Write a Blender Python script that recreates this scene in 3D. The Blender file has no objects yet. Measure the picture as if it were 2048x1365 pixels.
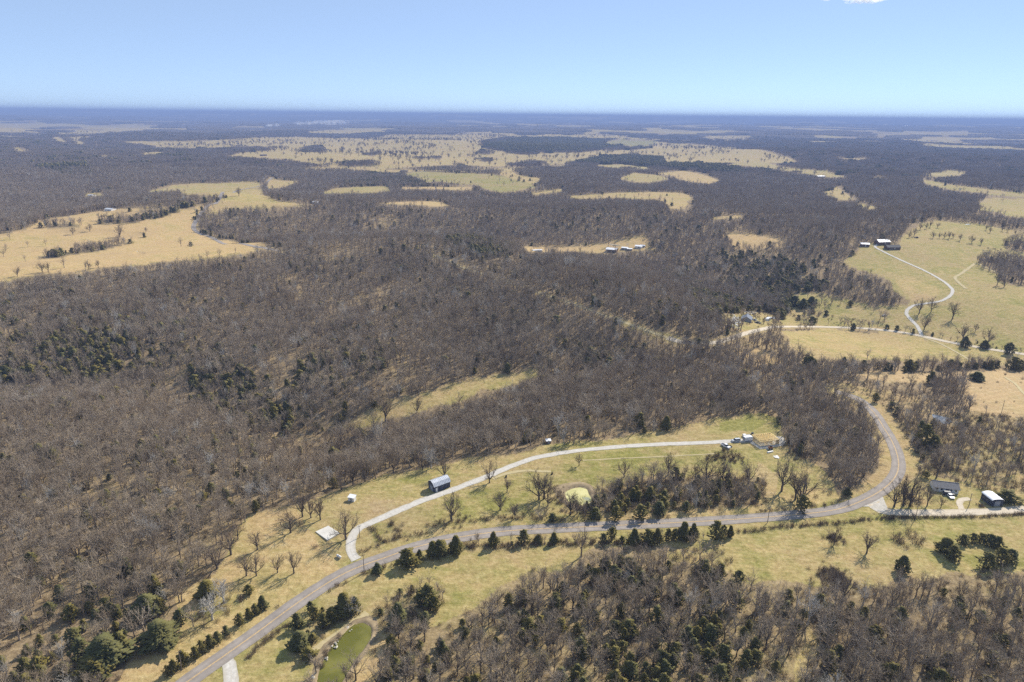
import bpy, math, random
import numpy as np
from mathutils import Matrix, Vector

# ------------------------------------------------------------------ camera, sky, sun, exposure
SC = bpy.context.scene
CAM_H = 165.0                       # drone height above the valley datum
HORIZON_ROW, ROLL, LENS = 231.0, 0.0107, 24.0
FPX = 2048 * LENS / 36.0
PITCH = math.atan((682.5 - HORIZON_ROW) / FPX)
cam = bpy.data.cameras.new('camera')
cam.lens = LENS; cam.sensor_width = 36.0; cam.clip_start = 1.0; cam.clip_end = 200000.0
cam_o = bpy.data.objects.new('camera', cam); SC.collection.objects.link(cam_o)
CAM_ROT = Matrix.Rotation(math.pi / 2 - PITCH, 3, 'X') @ Matrix.Rotation(ROLL, 3, 'Z')
cam_o.location = (0, 0, CAM_H); cam_o.rotation_euler = CAM_ROT.to_euler()
SC.camera = cam_o

SUN_AZ, SUN_EL = math.radians(42.0), math.radians(39.0)     # azimuth clockwise from +Y (the view)
w = bpy.data.worlds.new('World'); SC.world = w; w.use_nodes = True
nt = w.node_tree; nt.nodes.clear()
sky = nt.nodes.new('ShaderNodeTexSky'); sky.sky_type = 'NISHITA'; sky.sun_disc = False
sky.sun_elevation = SUN_EL; sky.sun_rotation = SUN_AZ
sky.altitude = 1500; sky.air_density = 0.5; sky.dust_density = 0.0; sky.ozone_density = 2.5
bg = nt.nodes.new('ShaderNodeBackground'); bg.inputs['Strength'].default_value = 0.108
wo = nt.nodes.new('ShaderNodeOutputWorld')
veil = nt.nodes.new('ShaderNodeMix'); veil.data_type = 'RGBA'; veil.inputs[0].default_value = 0.5      # flat pale blue mixed into the sky colour to even its gradient
veil.inputs[7].default_value = (3.9, 5.15, 7.1, 1); nt.links.new(sky.outputs[0], veil.inputs[6])
nt.links.new(veil.outputs[2], bg.inputs[0]); nt.links.new(bg.outputs[0], wo.inputs[0])

sun = bpy.data.lights.new('sun', 'SUN'); sun.energy = 5.0; sun.angle = math.radians(0.53); sun.color = (1.0, 0.93, 0.81)
sun_o = bpy.data.objects.new('sun', sun); SC.collection.objects.link(sun_o)
sd = Vector((math.sin(SUN_AZ) * math.cos(SUN_EL), math.cos(SUN_AZ) * math.cos(SUN_EL), math.sin(SUN_EL)))
sun_o.rotation_euler = (-sd).to_track_quat('-Z', 'Y').to_euler(); sun_o.location = sd * 900

vs = SC.view_settings
vs.view_transform = 'Standard'; vs.look = 'None'; vs.gamma = 1.0; vs.use_curve_mapping = False
vs.exposure = 0.48
cy = SC.cycles
cy.max_bounces = 4; cy.diffuse_bounces = 2; cy.glossy_bounces = 1; cy.transmission_bounces = 2
cy.transparent_max_bounces = 24; cy.volume_bounces = 0; cy.caustics_reflective = False; cy.caustics_refractive = False
cy.use_denoising = False; cy.use_adaptive_sampling = True; cy.adaptive_threshold = 0.02
SC.render.film_transparent = False

# ------------------------------------------------------------------ terrain and survey helpers
MROT = np.array(CAM_ROT)
def _hash(ix, iy, seed):
    n = (ix.astype(np.int64) * 374761393 + iy.astype(np.int64) * 668265263 + seed * 974634777) & 0xFFFFFFFF
    n = ((n ^ (n >> 13)) * 1274126177) & 0xFFFFFFFF
    n = n ^ (n >> 16)
    return (n & 0xFFFFFF) / float(0xFFFFFF)
def vnoise(x, y, seed=0):
    x = np.asarray(x, float); y = np.asarray(y, float)
    ix = np.floor(x); iy = np.floor(y); fx = x - ix; fy = y - iy
    fx = fx * fx * (3 - 2 * fx); fy = fy * fy * (3 - 2 * fy)
    a = _hash(ix, iy, seed); b = _hash(ix + 1, iy, seed); c = _hash(ix, iy + 1, seed); d = _hash(ix + 1, iy + 1, seed)
    return (a * (1 - fx) + b * fx) * (1 - fy) + (c * (1 - fx) + d * fx) * fy
def fnoise(x, y, seed=0):
    return 0.55 * vnoise(x, y, seed) + 0.3 * vnoise(x * 2.1 + 7, y * 2.1 + 3, seed + 1) + 0.15 * vnoise(x * 4.3 + 1, y * 4.3 + 9, seed + 2)
def sstep(a, b, x):
    t = np.clip((x - a) / (b - a), 0, 1); return t * t * (3 - 2 * t)
def flat(pts):
    P = np.asarray(pts, float); D = np.stack([(P[:, 0] - 1024) / FPX, -(P[:, 1] - 682.5) / FPX, -np.ones(len(P))], 1) @ MROT.T
    return (D * (CAM_H / -D[:, 2])[:, None])[:, :2]
RELIEF = [(flat(q), h_, w_) for q, h_, w_ in (
 ([(-250, 605), (120, 575), (350, 545), (560, 518), (880, 508), (1010, 548), (1200, 615)], 21, 115), ([(-150, 775), (250, 738), (480, 800), (640, 850)], -13, 46),
 ([(690, 842), (900, 790), (1060, 745), (1250, 718)], -11, 38), ([(620, 478), (900, 462), (1150, 475), (1400, 520), (1560, 600), (1800, 640), (2100, 690)], -15, 100),
 ([(-150, 500), (250, 452), (400, 422)], 12, 120), ([(450, 424), (900, 432), (1380, 437)], 15, 150), ([(1730, 492), (1900, 457), (2150, 457)], 17, 130), ([(650, 1040), (1000, 930), (1540, 868)], 3.5, 48))]
BASINS = []
def terrain(x, y):
    x = np.asarray(x, float); y = np.asarray(y, float); shp = x.shape; x = np.atleast_1d(x); y = np.atleast_1d(y)
    d = np.hypot(x, y)
    h = 2.2 * (np.sin(x / 83 + 0.4) * np.cos(y / 97 + 1.0)) * sstep(120, 500, d)
    h = h + 7.0 * (np.sin(x / 210 + 1.3) * np.sin(y / 260 + 0.6)) * sstep(380, 1300, d)
    h = h + 13.0 * (np.sin(x / 520 + y / 900 + 0.8) * np.sin(y / 480 - x / 1500 + 2.2)) * sstep(1200, 4000, d)
    h = h + 38.0 * (vnoise(x / 2600, y / 1900, 5) - 0.5) * sstep(3500, 9000, d)
    for L, hh, ww in RELIEF:
        m = (x > L[:, 0].min() - 2.2 * ww) & (x < L[:, 0].max() + 2.2 * ww) & (y > L[:, 1].min() - 2.2 * ww) & (y < L[:, 1].max() + 2.2 * ww)
        if m.any():
            xs = x[m]; ys = y[m]; q = np.full(xs.shape, 1e12)
            for k in range(len(L) - 1):
                ax, ay = L[k]; ux, uy = L[k + 1] - L[k]; t_ = np.clip(((xs - ax) * ux + (ys - ay) * uy) / (ux * ux + uy * uy), 0, 1)
                q = np.minimum(q, (xs - ax - t_ * ux) ** 2 + (ys - ay - t_ * uy) ** 2)
            h[m] += hh * np.maximum(np.exp(-q / ww ** 2) - 0.008, 0)
    far = sstep(9000, 19000, d)
    h = h + far * (100.0 * vnoise(x / 5200, y / 2600, 11) ** 1.5 - 8)
    az = np.arctan2(x, y)
    ridge = sstep(19000, 27000, d) * (170 - 60 * sstep(-0.1, 0.5, az))
    h = h + ridge * (0.42 + 0.85 * vnoise(az * 21 + 3, d / 9000, 21) ** 2) + ridge * 0.3 * (vnoise(az * 55, d / 7000, 22) - 0.4)
    h = np.where(h > 150, 150 + (h - 150) * 0.4, h)
    for c0, r0, zw in BASINS:                       # ponds lie in level basins
        q = np.hypot(x - c0[0], y - c0[1]); k = sstep(r0, r0 * 1.9, q); h = np.where(k < 1, zw + (h - zw) * k, h)
    return h.reshape(shp)
def unproject(P):
    """survey points of the photograph (2048 x 1365 rows) onto the terrain: n x 2 -> n x 3"""
    P = np.atleast_2d(np.asarray(P, float))
    D = np.stack([(P[:, 0] - 1024) / FPX, -(P[:, 1] - 682.5) / FPX, -np.ones(len(P))], 1) @ MROT.T
    hd = np.hypot(D[:, 0], D[:, 1]); D = D / hd[:, None]
    ts = np.geomspace(60, 60000, 700)
    X = D[:, 0:1] * ts; Y = D[:, 1:2] * ts; Z = CAM_H + D[:, 2:3] * ts
    below = Z < terrain(X, Y)
    k = np.where(below.any(1), below.argmax(1), len(ts) - 1)
    lo = ts[np.maximum(k - 1, 0)].copy(); hi = ts[k].copy()
    for _ in range(24):
        m = (lo + hi) / 2
        b = CAM_H + D[:, 2] * m < terrain(D[:, 0] * m, D[:, 1] * m)
        hi = np.where(b, m, hi); lo = np.where(b, lo, m)
    x = D[:, 0] * hi; y = D[:, 1] * hi
    return np.stack([x, y, terrain(x, y)], 1)
def at(px, py):
    return Vector(unproject([(px, py)])[0])
def project(x, y, z):
    v = np.stack([x, y, z - CAM_H], -1) @ MROT
    zz = np.maximum(-v[..., 2], 1e-3)
    return 1024 + FPX * v[..., 0] / zz, 682.5 - FPX * v[..., 1] / zz
def heading(p, q):
    a, b = at(*p), at(*q); return math.atan2(b.y - a.y, b.x - a.x)
def inside(poly, X, Y):
    x0, y0 = poly[:, 0].min(), poly[:, 1].min(); x1, y1 = poly[:, 0].max(), poly[:, 1].max()
    res = np.zeros(X.shape, bool)
    sel = np.nonzero((X >= x0) & (X <= x1) & (Y >= y0) & (Y <= y1))[0]
    if len(sel) == 0: return res
    x = X[sel]; y = Y[sel]; r = np.zeros(len(sel), bool)
    n = len(poly)
    for i in range(n):
        xa, ya = poly[i - 1]; xb, yb = poly[i]
        if ya == yb: continue
        c = ((ya > y) != (yb > y)) & (x < (xb - xa) * (y - ya) / (yb - ya) + xa)
        r ^= c
    res[sel] = r
    return res
def spline(P, step=3.0):
    P = np.asarray(P, float); out = []
    for i in range(len(P) - 1):
        p0 = P[max(i - 1, 0)]; p1 = P[i]; p2 = P[i + 1]; p3 = P[min(i + 2, len(P) - 1)]
        n = max(2, int(np.hypot(*(p2 - p1)[:2]) / step))
        t = (np.arange(n) / n)[:, None]
        out.append(0.5 * ((2 * p1) + (-p0 + p2) * t + (2 * p0 - 5 * p1 + 4 * p2 - p3) * t ** 2 + (-p0 + 3 * p1 - 3 * p2 + p3) * t ** 3))
    out.append(P[-1:]); return np.concatenate(out)
def near_line(L, X, Y, wd):
    res = np.zeros(X.shape, bool)
    sel = np.nonzero((X > L[:, 0].min() - wd) & (X < L[:, 0].max() + wd) & (Y > L[:, 1].min() - wd) & (Y < L[:, 1].max() + wd))[0]
    if len(sel) == 0: return res
    x = X[sel]; y = Y[sel]; dmin = np.full(len(sel), 1e9)
    for i in range(len(L) - 1):
        ax, ay = L[i, :2]; bx, by = L[i + 1, :2]; ux, uy = bx - ax, by - ay; q = ux * ux + uy * uy + 1e-9
        t = np.clip(((x - ax) * ux + (y - ay) * uy) / q, 0, 1)
        dmin = np.minimum(dmin, (x - ax - t * ux) ** 2 + (y - ay - t * uy) ** 2)
    res[sel] = dmin < wd * wd
    return res

# ------------------------------------------------------------------ object helpers
def link(o, parent=None):
    SC.collection.objects.link(o)
    if parent is not None: o.parent = parent
    return o
def tag(o, label=None, cat=None, group=None, kind=None):
    if label: o['label'] = label
    if cat: o['category'] = cat
    if group: o['group'] = group
    if kind: o['kind'] = kind
    return o
def empty(name, loc, rz=0.0):
    o = bpy.data.objects.new(name, None); o.empty_display_size = 0.5
    o.location = loc; o.rotation_euler = (0, 0, rz); return link(o)
class MB:
    """collects shapes; build() links them as one mesh object"""
    def __init__(s): s.v = []; s.f = []
    def add(s, v, f):
        n = len(s.v); s.v += [tuple(p) for p in v]; s.f += [tuple(i + n for i in q) for q in f]; return s
    def box(s, c, d, rz=0.0, top=(1, 1)):
        x, y, z = d[0] / 2, d[1] / 2, d[2] / 2
        P = [(-x, -y, -z), (x, -y, -z), (x, y, -z), (-x, y, -z)] + [(a * top[0], b * top[1], z) for a, b in ((-x, -y), (x, -y), (x, y), (-x, y))]
        cs, sn = math.cos(rz), math.sin(rz)
        P = [(c[0] + a * cs - b * sn, c[1] + a * sn + b * cs, c[2] + e) for a, b, e in P]
        return s.add(P, [(0, 3, 2, 1), (4, 5, 6, 7), (0, 1, 5, 4), (1, 2, 6, 5), (2, 3, 7, 6), (3, 0, 4, 7)])
    def tube(s, pts, rad, n=6):
        pts = [Vector(p) for p in pts]
        rad = rad if isinstance(rad, (list, tuple)) else [rad] * len(pts)
        V = []; F = []
        for i, p in enumerate(pts):
            d = (pts[min(i + 1, len(pts) - 1)] - pts[max(i - 1, 0)]).normalized()
            a = d.orthogonal().normalized(); b = d.cross(a)
            for k in range(n):
                t = 2 * math.pi * k / n; V.append(p + (a * math.cos(t) + b * math.sin(t)) * rad[i])
        for i in range(len(pts) - 1):
            for k in range(n):
                F.append((i * n + k, i * n + (k + 1) % n, (i + 1) * n + (k + 1) % n, (i + 1) * n + k))
        F.append(tuple(range(n - 1, -1, -1))); F.append(tuple((len(pts) - 1) * n + k for k in range(n)))
        return s.add(V, F)
    def prism(s, prof, y0, y1):
        """profile in x,z extruded along y"""
        n = len(prof); V = [(x, y0, z) for x, z in prof] + [(x, y1, z) for x, z in prof]
        F = [tuple(range(n)), tuple(range(2 * n - 1, n - 1, -1))] + [(i, i + n, (i + 1) % n + n, (i + 1) % n) for i in range(n)]
        return s.add(V, F)
    def mesh(s, name, mat, smooth=False):
        me = bpy.data.meshes.new(name); me.from_pydata(s.v, [], s.f); me.update()
        if smooth: me.polygons.foreach_set('use_smooth', [True] * len(me.polygons))
        me.materials.append(mat); return me
    def build(s, name, mat, parent=None, smooth=False):
        return link(bpy.data.objects.new(name, s.mesh(name, mat, smooth)), parent)
def np_mesh(name, V, F, mat):
    """fast mesh from numpy arrays; F is n x 3 or n x 4"""
    me = bpy.data.meshes.new(name); V = np.asarray(V, np.float32); F = np.asarray(F, np.int32); k = F.shape[1]
    me.vertices.add(len(V)); me.vertices.foreach_set('co', V.ravel())
    me.loops.add(F.size); me.loops.foreach_set('vertex_index', F.ravel())
    me.polygons.add(len(F)); me.polygons.foreach_set('loop_start', np.arange(len(F), dtype=np.int32) * k)
    me.update(calc_edges=True); me.materials.append(mat); return me

# ------------------------------------------------------------------ materials
class NT:
    def __init__(s, name):
        s.m = bpy.data.materials.new(name); s.m.use_nodes = True; s.t = s.m.node_tree; s.t.nodes.clear()
        s.out = s.n('ShaderNodeOutputMaterial'); s.b = s.n('ShaderNodeBsdfPrincipled')
        s.l(s.b.outputs[0], s.out.inputs['Surface'])
    def n(s, t, **k):
        o = s.t.nodes.new(t)
        for a, v in k.items():
            setattr(o, a, v)
        return o
    def l(s, a, b): s.t.links.new(a, b)
    def pos(s): return s.n('ShaderNodeNewGeometry').outputs['Position']
    def obj(s): return s.n('ShaderNodeTexCoord').outputs['Object']
    def noise(s, vec, scale, detail=3.0, rough=0.55):
        o = s.n('ShaderNodeTexNoise'); o.inputs['Scale'].default_value = scale
        o.inputs['Detail'].default_value = detail; o.inputs['Roughness'].default_value = rough
        s.l(vec, o.inputs['Vector']); return o.outputs['Fac']
    def ramp(s, fac, stops):
        o = s.n('ShaderNodeValToRGB'); e = o.color_ramp.elements
        while len(e) < len(stops): e.new(0.5)
        for i, (p, c) in enumerate(stops):
            e[i].position = p; e[i].color = (*c, 1) if len(c) == 3 else c
        s.l(fac, o.inputs[0]); return o.outputs[0]
    def mix(s, fac, a, b, mode='MIX'):
        o = s.n('ShaderNodeMix', data_type='RGBA', blend_type=mode)
        for i, v in ((0, fac), (6, a), (7, b)):
            if hasattr(v, 'node'): s.l(v, o.inputs[i])
            elif i == 0: o.inputs[0].default_value = v
            else: o.inputs[i].default_value = (*v, 1)
        return o.outputs[2]
    def math(s, op, a, b=0.0, clamp=False):
        o = s.n('ShaderNodeMath', operation=op); o.use_clamp = clamp
        for i, v in ((0, a), (1, b)):
            if hasattr(v, 'node'): s.l(v, o.inputs[i])
            else: o.inputs[i].default_value = v
        return o.outputs[0]
    def color(s, c):
        if hasattr(c, 'node'): s.l(c, s.b.inputs['Base Color'])
        else: s.b.inputs['Base Color'].default_value = (*c, 1)
    def set(s, rough=0.9, spec=0.2, metal=0.0):
        s.b.inputs['Roughness'].default_value = rough; s.b.inputs['Specular IOR Level'].default_value = spec
        s.b.inputs['Metallic'].default_value = metal; return s
    def bump(s, h, strength, dist):
        o = s.n('ShaderNodeBump'); o.inputs['Strength'].default_value = strength; o.inputs['Distance'].default_value = dist
        s.l(h, o.inputs['Height']); s.l(o.outputs[0], s.b.inputs['Normal'])
def worn(name, c1, c2, scale=1.2, rough=0.8, metal=0.0, spec=0.3):
    t = NT(name); f = t.noise(t.obj(), scale, 4.0); t.color(t.ramp(f, [(0.3, c1), (0.7, c2)])); t.set(rough, spec, metal); return t.m
def bark(name, c1, c2):
    t = NT(name); r = t.n('ShaderNodeObjectInfo').outputs['Random']; sp_ = t.noise(t.pos(), 0.016, 3.0)      # species patches
    r = t.math('ADD', t.math('MULTIPLY', r, 0.6), t.math('MULTIPLY', t.math('SUBTRACT', sp_, 0.3), 1.0), True)
    t.color(t.ramp(r, [(0.0, c1), (0.45, tuple((a + b) / 2 for a, b in zip(c1, c2))), (1.0, c2)])); t.set(0.95, 0.05); return t.m
def foliage(name, c1, c2):
    t = NT(name); r = t.n('ShaderNodeObjectInfo').outputs['Random']; f = t.noise(t.obj(), 0.9, 2.0)
    a = t.ramp(f, [(0.3, c1), (0.7, c2)]); b = t.ramp(r, [(0.0, (0.85, 0.9, 1.0)), (1.0, (1.2, 1.05, 0.8))])
    t.color(t.mix(1.0, a, b, 'MULTIPLY')); t.set(0.8, 0.15); return t.m
# ------------------------------------------------------------------ land cover: surveyed outlines (photo rows), later ones win
# o open ground, g green, y golden, b bare soil, d tree density, c share of cedars, s brush per are, t lone trees per hectare
LAYERS = []
def cov(pts, **k): LAYERS.append((unproject(pts)[:, :2], k))
WOOD = dict(o=0, g=0.1, y=0.3, b=0, d=1.0, c=0.04, s=0.0, t=0, k=0)
FIELD = dict(o=1, g=0.25, y=0.35, b=0, d=0.0, c=0.0, s=0.0, t=0.0, k=0)
GOLD = dict(FIELD, g=0.0, y=0.95)
def F(**k): return dict(FIELD, **k)
def W(**k): return dict(WOOD, **k)
# woodland of different make
cov([(-150, 640), (60, 622), (200, 612), (330, 603), (425, 610), (445, 650), (400, 705), (330, 745), (230, 765), (100, 765), (-150, 775)], **W(c=0.30, d=1.05))
cov([(330, 740), (420, 690), (520, 770), (640, 850), (600, 900), (480, 860), (380, 800)], **W(c=0.22))
cov([(480, 835), (540, 765), (700, 700), (790, 715), (705, 800), (560, 850)], **W(c=0.28))
cov([(1150, 700), (1210, 690), (1220, 730), (1160, 740)], **W(c=0.5))
cov([(-150, 930), (200, 900), (560, 880), (640, 960), (480, 1030), (400, 1170), (200, 1400), (-250, 1400)], **W(c=0.10, d=0.95, y=0.5, o=.1))
cov([(-150, 1200), (130, 1180), (290, 1230), (240, 1330), (200, 1400), (-250, 1400)], **W(c=0.22))
cov([(1340, 545), (1450, 505), (1600, 525), (1650, 580), (1570, 640), (1400, 640)], **W(c=0.30))
cov([(900, 485), (960, 478), (1050, 492), (1010, 520), (930, 515)], **W(c=0.35))
cov([(960, 297), (1050, 274), (1200, 277), (1255, 292), (1160, 305), (1040, 308)], **W(c=0.55))
cov([(1140, 328), (1200, 312), (1330, 316), (1440, 330), (1500, 350), (1400, 345), (1300, 335)], **W(c=0.55))
cov([(680, 375), (740, 345), (840, 352), (900, 370), (830, 375)], **W(c=0.35))
cov([(90, 335), (180, 328), (190, 352), (120, 352)], **W(c=0.5))
# open country far out
cov([(239, 283), (359, 283), (472, 279), (530, 274), (598, 274), (680, 277), (772, 271), (824, 269), (871, 269), (936, 267), (977, 259), (1039, 269), (1005, 274), (970, 279), (960, 293), (977, 300), (1039, 310), (1063, 310), (1090, 306), (1165, 306), (1193, 300), (1254, 301), (1312, 296), (1309, 283), (1345, 287), (1420, 291), (1470, 296), (1590, 320), (1600, 324), (1500, 326), (1440, 326), (1337, 325), (1329, 323), (1340, 317), (1323, 313), (1261, 306), (1193, 313), (1152, 320), (1141, 327), (1039, 330), (1008, 334), (919, 330), (800, 337), (748, 335), (680, 337), (649, 330), (581, 320), (513, 315), (444, 313), (478, 306), (533, 303), (547, 296), (496, 293), (393, 298), (290, 293)], **F(y=0.5, g=0.0, t=2.2))
cov([(1200, 286), (1240, 279), (1312, 281), (1309, 292), (1260, 294)], **F(g=0.8, y=0.1))
cov([(680, 327), (749, 325), (745, 333), (690, 335)], **W(k=1)); cov([(600, 299), (645, 296), (640, 304), (605, 305)], **W(c=.1, k=1))
for q in ([(730, 309), (751, 309), (748, 314), (730, 314)], [(836, 318), (853, 316), (850, 320)], [(860, 316), (880, 315), (876, 320)], [(955, 303), (980, 303), (978, 310), (957, 309)], [(957, 320), (975, 319), (972, 326)], [(1008, 331), (1060, 323), (1090, 327), (1040, 333)], [(600, 297), (640, 293), (648, 303), (610, 304)]):
    cov(q, **W(d=0.8, k=1))
cov([(600, 336), (680, 334), (760, 336), (830, 341), (1000, 337), (1140, 329), (1100, 336), (1000, 345), (930, 344), (840, 342), (790, 350), (700, 343), (620, 342)], **F(y=.55, g=.05, t=9))
cov([(800, 374), (945, 374), (943, 381), (803, 378)], **F(y=.8))
cov([(810, 347), (844, 343), (919, 347), (988, 349), (1022, 355), (1053, 367), (1076, 376), (1005, 387), (970, 380), (960, 372), (919, 366), (858, 364)], **F(g=0.5, y=0.2, t=1.5))
cov([(998, 347), (1022, 341), (1039, 350), (1083, 358), (1073, 366), (1053, 368), (1022, 356)], **F(t=1, y=.6))
cov([(640, 388), (666, 378), (714, 374), (775, 373), (780, 383), (720, 388)], **F())
cov([(1063, 388), (1124, 377), (1128, 382), (1073, 391)], **F(y=.6))
cov([(1135, 393), (1227, 387), (1295, 384), (1364, 386), (1385, 392), (1385, 408), (1378, 420), (1340, 418), (1330, 405), (1312, 400), (1227, 396), (1158, 399)], **F(t=2.5, y=.6))
cov([(1240, 358), (1268, 346), (1312, 350), (1336, 359), (1302, 366), (1261, 365)], **F(t=3))
cov([(1312, 347), (1357, 341), (1400, 346), (1440, 361), (1420, 368), (1380, 364)], **F(y=.7))
cov([(748, 407), (817, 403), (871, 403), (899, 412), (865, 415), (834, 410)], **F(y=.8))
cov([(1175, 331), (1250, 329), (1310, 337), (1280, 339), (1230, 336)], **F())
cov([(1042, 493), (1186, 490), (1240, 480), (1288, 473), (1297, 487), (1300, 500), (1261, 502), (1213, 506), (1124, 503), (1056, 504)], **F(y=.9, t=2))
cov([(1444, 330), (1519, 323), (1560, 333), (1656, 343), (1697, 355), (1649, 355), (1587, 343), (1519, 335)], **F(t=1))
cov([(1676, 316), (1744, 318), (1724, 324), (1683, 323)], **F(y=.7))
cov([(1664, 311), (1671, 297), (1675, 297), (1669, 311)], **F(y=.2, g=0, b=.5))
cov([(1850, 347), (1895, 340), (1946, 345), (1912, 352), (1861, 356)], **F(t=2))
cov([(1840, 358), (1895, 368), (1956, 376), (2100, 394), (2100, 401), (1963, 387), (1895, 380), (1854, 369)], **F(g=.3, t=2))
cov([(1970, 396), (2120, 398), (2120, 437), (2014, 433), (1956, 417)], **F(g=.5, t=.4))
cov([(1645, 386), (1683, 371), (1697, 385), (1717, 399), (1690, 403)], **F(y=.5, s=.5, t=4)); cov([(1712, 409), (1730, 407), (1762, 417), (1740, 419)], **F(s=.5, t=4))
cov([(1740, 353), (1770, 355), (1778, 361), (1745, 361)], **F(t=6))
cov([(1424, 436), (1495, 431), (1480, 437), (1430, 440)], **F(y=.7))
cov([(1444, 470), (1485, 468), (1529, 471), (1572, 490), (1553, 498), (1495, 500), (1464, 495)], **F(y=1, t=5))
# left ridge fields
cov([(-160, 480), (0, 470), (60, 458), (80, 448), (82, 440), (150, 431), (185, 424), (260, 417), (342, 415), (393, 410), (417, 405), (423, 415), (405, 424), (392, 440), (385, 455), (396, 465), (427, 475), (478, 485), (534, 496), (526, 501), (478, 507), (427, 515), (342, 524), (290, 531), (222, 535), (154, 545), (68, 550), (0, 562), (-160, 575)], **F(y=0.92, g=0.03, t=0.8))
cov([(193, 449), (196, 440), (250, 437), (318, 428), (360, 420), (362, 425), (318, 436), (253, 448)], **W(c=.3, k=1)); cov([(88, 456), (95, 449), (155, 447), (158, 453)], **W(c=.3, k=1)); cov([(255, 424), (330, 418), (390, 412), (385, 417), (320, 424)], **W(c=.25, k=1))
cov([(137, 511), (140, 505), (190, 496), (253, 484), (254, 489), (195, 504)], **W(c=.2, k=1)); cov([(75, 520), (80, 514), (130, 508), (128, 515)], **W(c=.2, k=1)); cov([(0, 500), (60, 490), (110, 480), (112, 486), (60, 500), (0, 512)], **W(c=.1, k=1, d=.6))
cov([(-160, 530), (-150, 470), (30, 470), (140, 470), (145, 480), (75, 500), (30, 535)], **F(y=.8, t=9, s=.6))
cov([(417, 435), (424, 416), (444, 402), (478, 385), (513, 378), (526, 382), (530, 388), (547, 402), (581, 406), (634, 407), (581, 415), (513, 418), (461, 424)], **F(y=.55, g=.2, t=.2))
cov([(290, 386), (342, 371), (393, 367), (461, 366), (513, 364), (527, 371), (513, 379), (478, 387), (427, 393), (376, 389), (359, 383), (308, 385)], **F(y=.4, g=.3, t=.3))
cov([(540, 362), (547, 358), (600, 363), (560, 376), (535, 378)], **F(y=.6))
cov([(168, 394), (175, 387), (205, 385), (208, 392)], **F(g=.5))
# thin far strips
for q in ([(-100, 249), (60, 246), (140, 250), (240, 249), (300, 250), (318, 257), (400, 257), (395, 260), (240, 262), (180, 258), (130, 253), (-100, 253)], [(-100, 259), (70, 258), (85, 266), (-100, 264)], [(108, 260), (190, 261), (280, 262), (190, 269), (115, 270)], [(105, 275), (125, 274), (140, 286), (110, 283)], [(135, 275), (187, 273), (155, 280), (175, 290), (150, 287)], [(180, 290), (200, 290), (200, 293)], [(20, 297), (40, 295), (68, 302), (45, 303)], [(187, 313), (220, 311), (215, 315)], [(278, 306), (325, 304), (330, 308), (285, 310)], [(400, 256), (490, 252), (550, 252), (520, 257)], [(608, 262), (660, 258), (690, 263), (620, 268)], [(610, 268), (700, 260), (790, 256), (780, 264), (690, 270)], [(372, 234), (460, 234), (440, 236)], [(880, 241), (940, 239), (1100, 252), (1080, 254), (1000, 249)], [(915, 252), (930, 249), (980, 251), (950, 255)], [(1066, 272), (1110, 267), (1130, 270), (1110, 275)], [(1140, 268), (1170, 265), (1260, 272), (1240, 275), (1150, 274)], [(1265, 259), (1300, 256), (1345, 261), (1300, 263)], [(1130, 236), (1200, 235), (1240, 239), (1180, 240)], [(1400, 276), (1450, 270), (1550, 275), (1520, 277), (1430, 279)], [(1500, 254), (1570, 253), (1720, 263), (1640, 262)], [(1700, 275), (1740, 273), (1790, 276), (1740, 277)], [(1800, 280), (1830, 275), (1900, 274), (1990, 276), (1985, 281), (1910, 283)], [(1800, 264), (1940, 261), (1960, 265), (1830, 268)], [(2005, 278), (2100, 281), (2100, 286), (2020, 284)], [(1270, 247), (1330, 245), (1340, 248)], [(1348, 252), (1400, 250), (1390, 254)], [(860, 247), (900, 246), (890, 249)], [(1735, 330), (1780, 334), (1770, 337)]):
    cov(q, **F(y=.45, g=.05, t=1.0))
# right-hand pastures
cov([(1790, 490), (1803, 475), (1826, 448), (1861, 440), (1929, 444), (1980, 452), (2060, 466), (2200, 480), (2200, 730), (2060, 712), (1990, 702), (1930, 688), (1850, 668), (1750, 655), (1660, 650), (1600, 652), (1560, 650), (1570, 630), (1600, 625), (1588, 603), (1600, 585), (1640, 583), (1690, 600), (1750, 612), (1795, 612), (1815, 606), (1800, 590), (1780, 565), (1740, 545), (1700, 535), (1690, 525), (1697, 515), (1717, 498), (1740, 488)], **F(g=.35, y=.3))
cov([(1790, 490), (1803, 475), (1826, 448), (1861, 440), (1929, 444), (1980, 452), (2060, 466), (2200, 480), (2200, 500), (2000, 490), (1900, 480)], **F(g=.12, y=.35))
cov([(1790, 560), (1830, 555), (1890, 585), (1870, 600), (1815, 600)], **F(g=.1, y=.65))
cov([(1947, 524), (1962, 514), (1990, 514), (2060, 527), (2170, 562), (2170, 590), (2060, 575), (1997, 563), (1985, 547), (1960, 536)], **W(c=.05, k=1)); cov([(2007, 486), (2030, 481), (2120, 484), (2120, 513), (2018, 501)], **W(k=1))
cov([(1590, 600), (1640, 585), (1700, 602), (1760, 620), (1790, 640), (1740, 652), (1600, 650), (1580, 632)], **F(g=.4, y=.25, t=14, s=1.5))
cov([(1553, 661), (1656, 658), (1758, 663), (1843, 675), (1929, 708), (1950, 726), (1861, 724), (1792, 721), (1724, 720), (1656, 720), (1604, 713), (1580, 692), (1566, 671)], **F(g=.3, y=.5))
cov([(1843, 672), (1963, 695), (2060, 712), (2200, 740), (2200, 760), (2060, 733), (1980, 726), (1929, 712)], **F(g=.25, y=.5))
cov([(1454, 701), (1502, 697), (1553, 710), (1569, 722), (1539, 730), (1502, 719)], **F(y=1, t=8))
cov([(1430, 640), (1460, 628), (1500, 622), (1550, 628), (1560, 650), (1500, 662), (1470, 658)], **F(g=.5, t=16, s=2))
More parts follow.
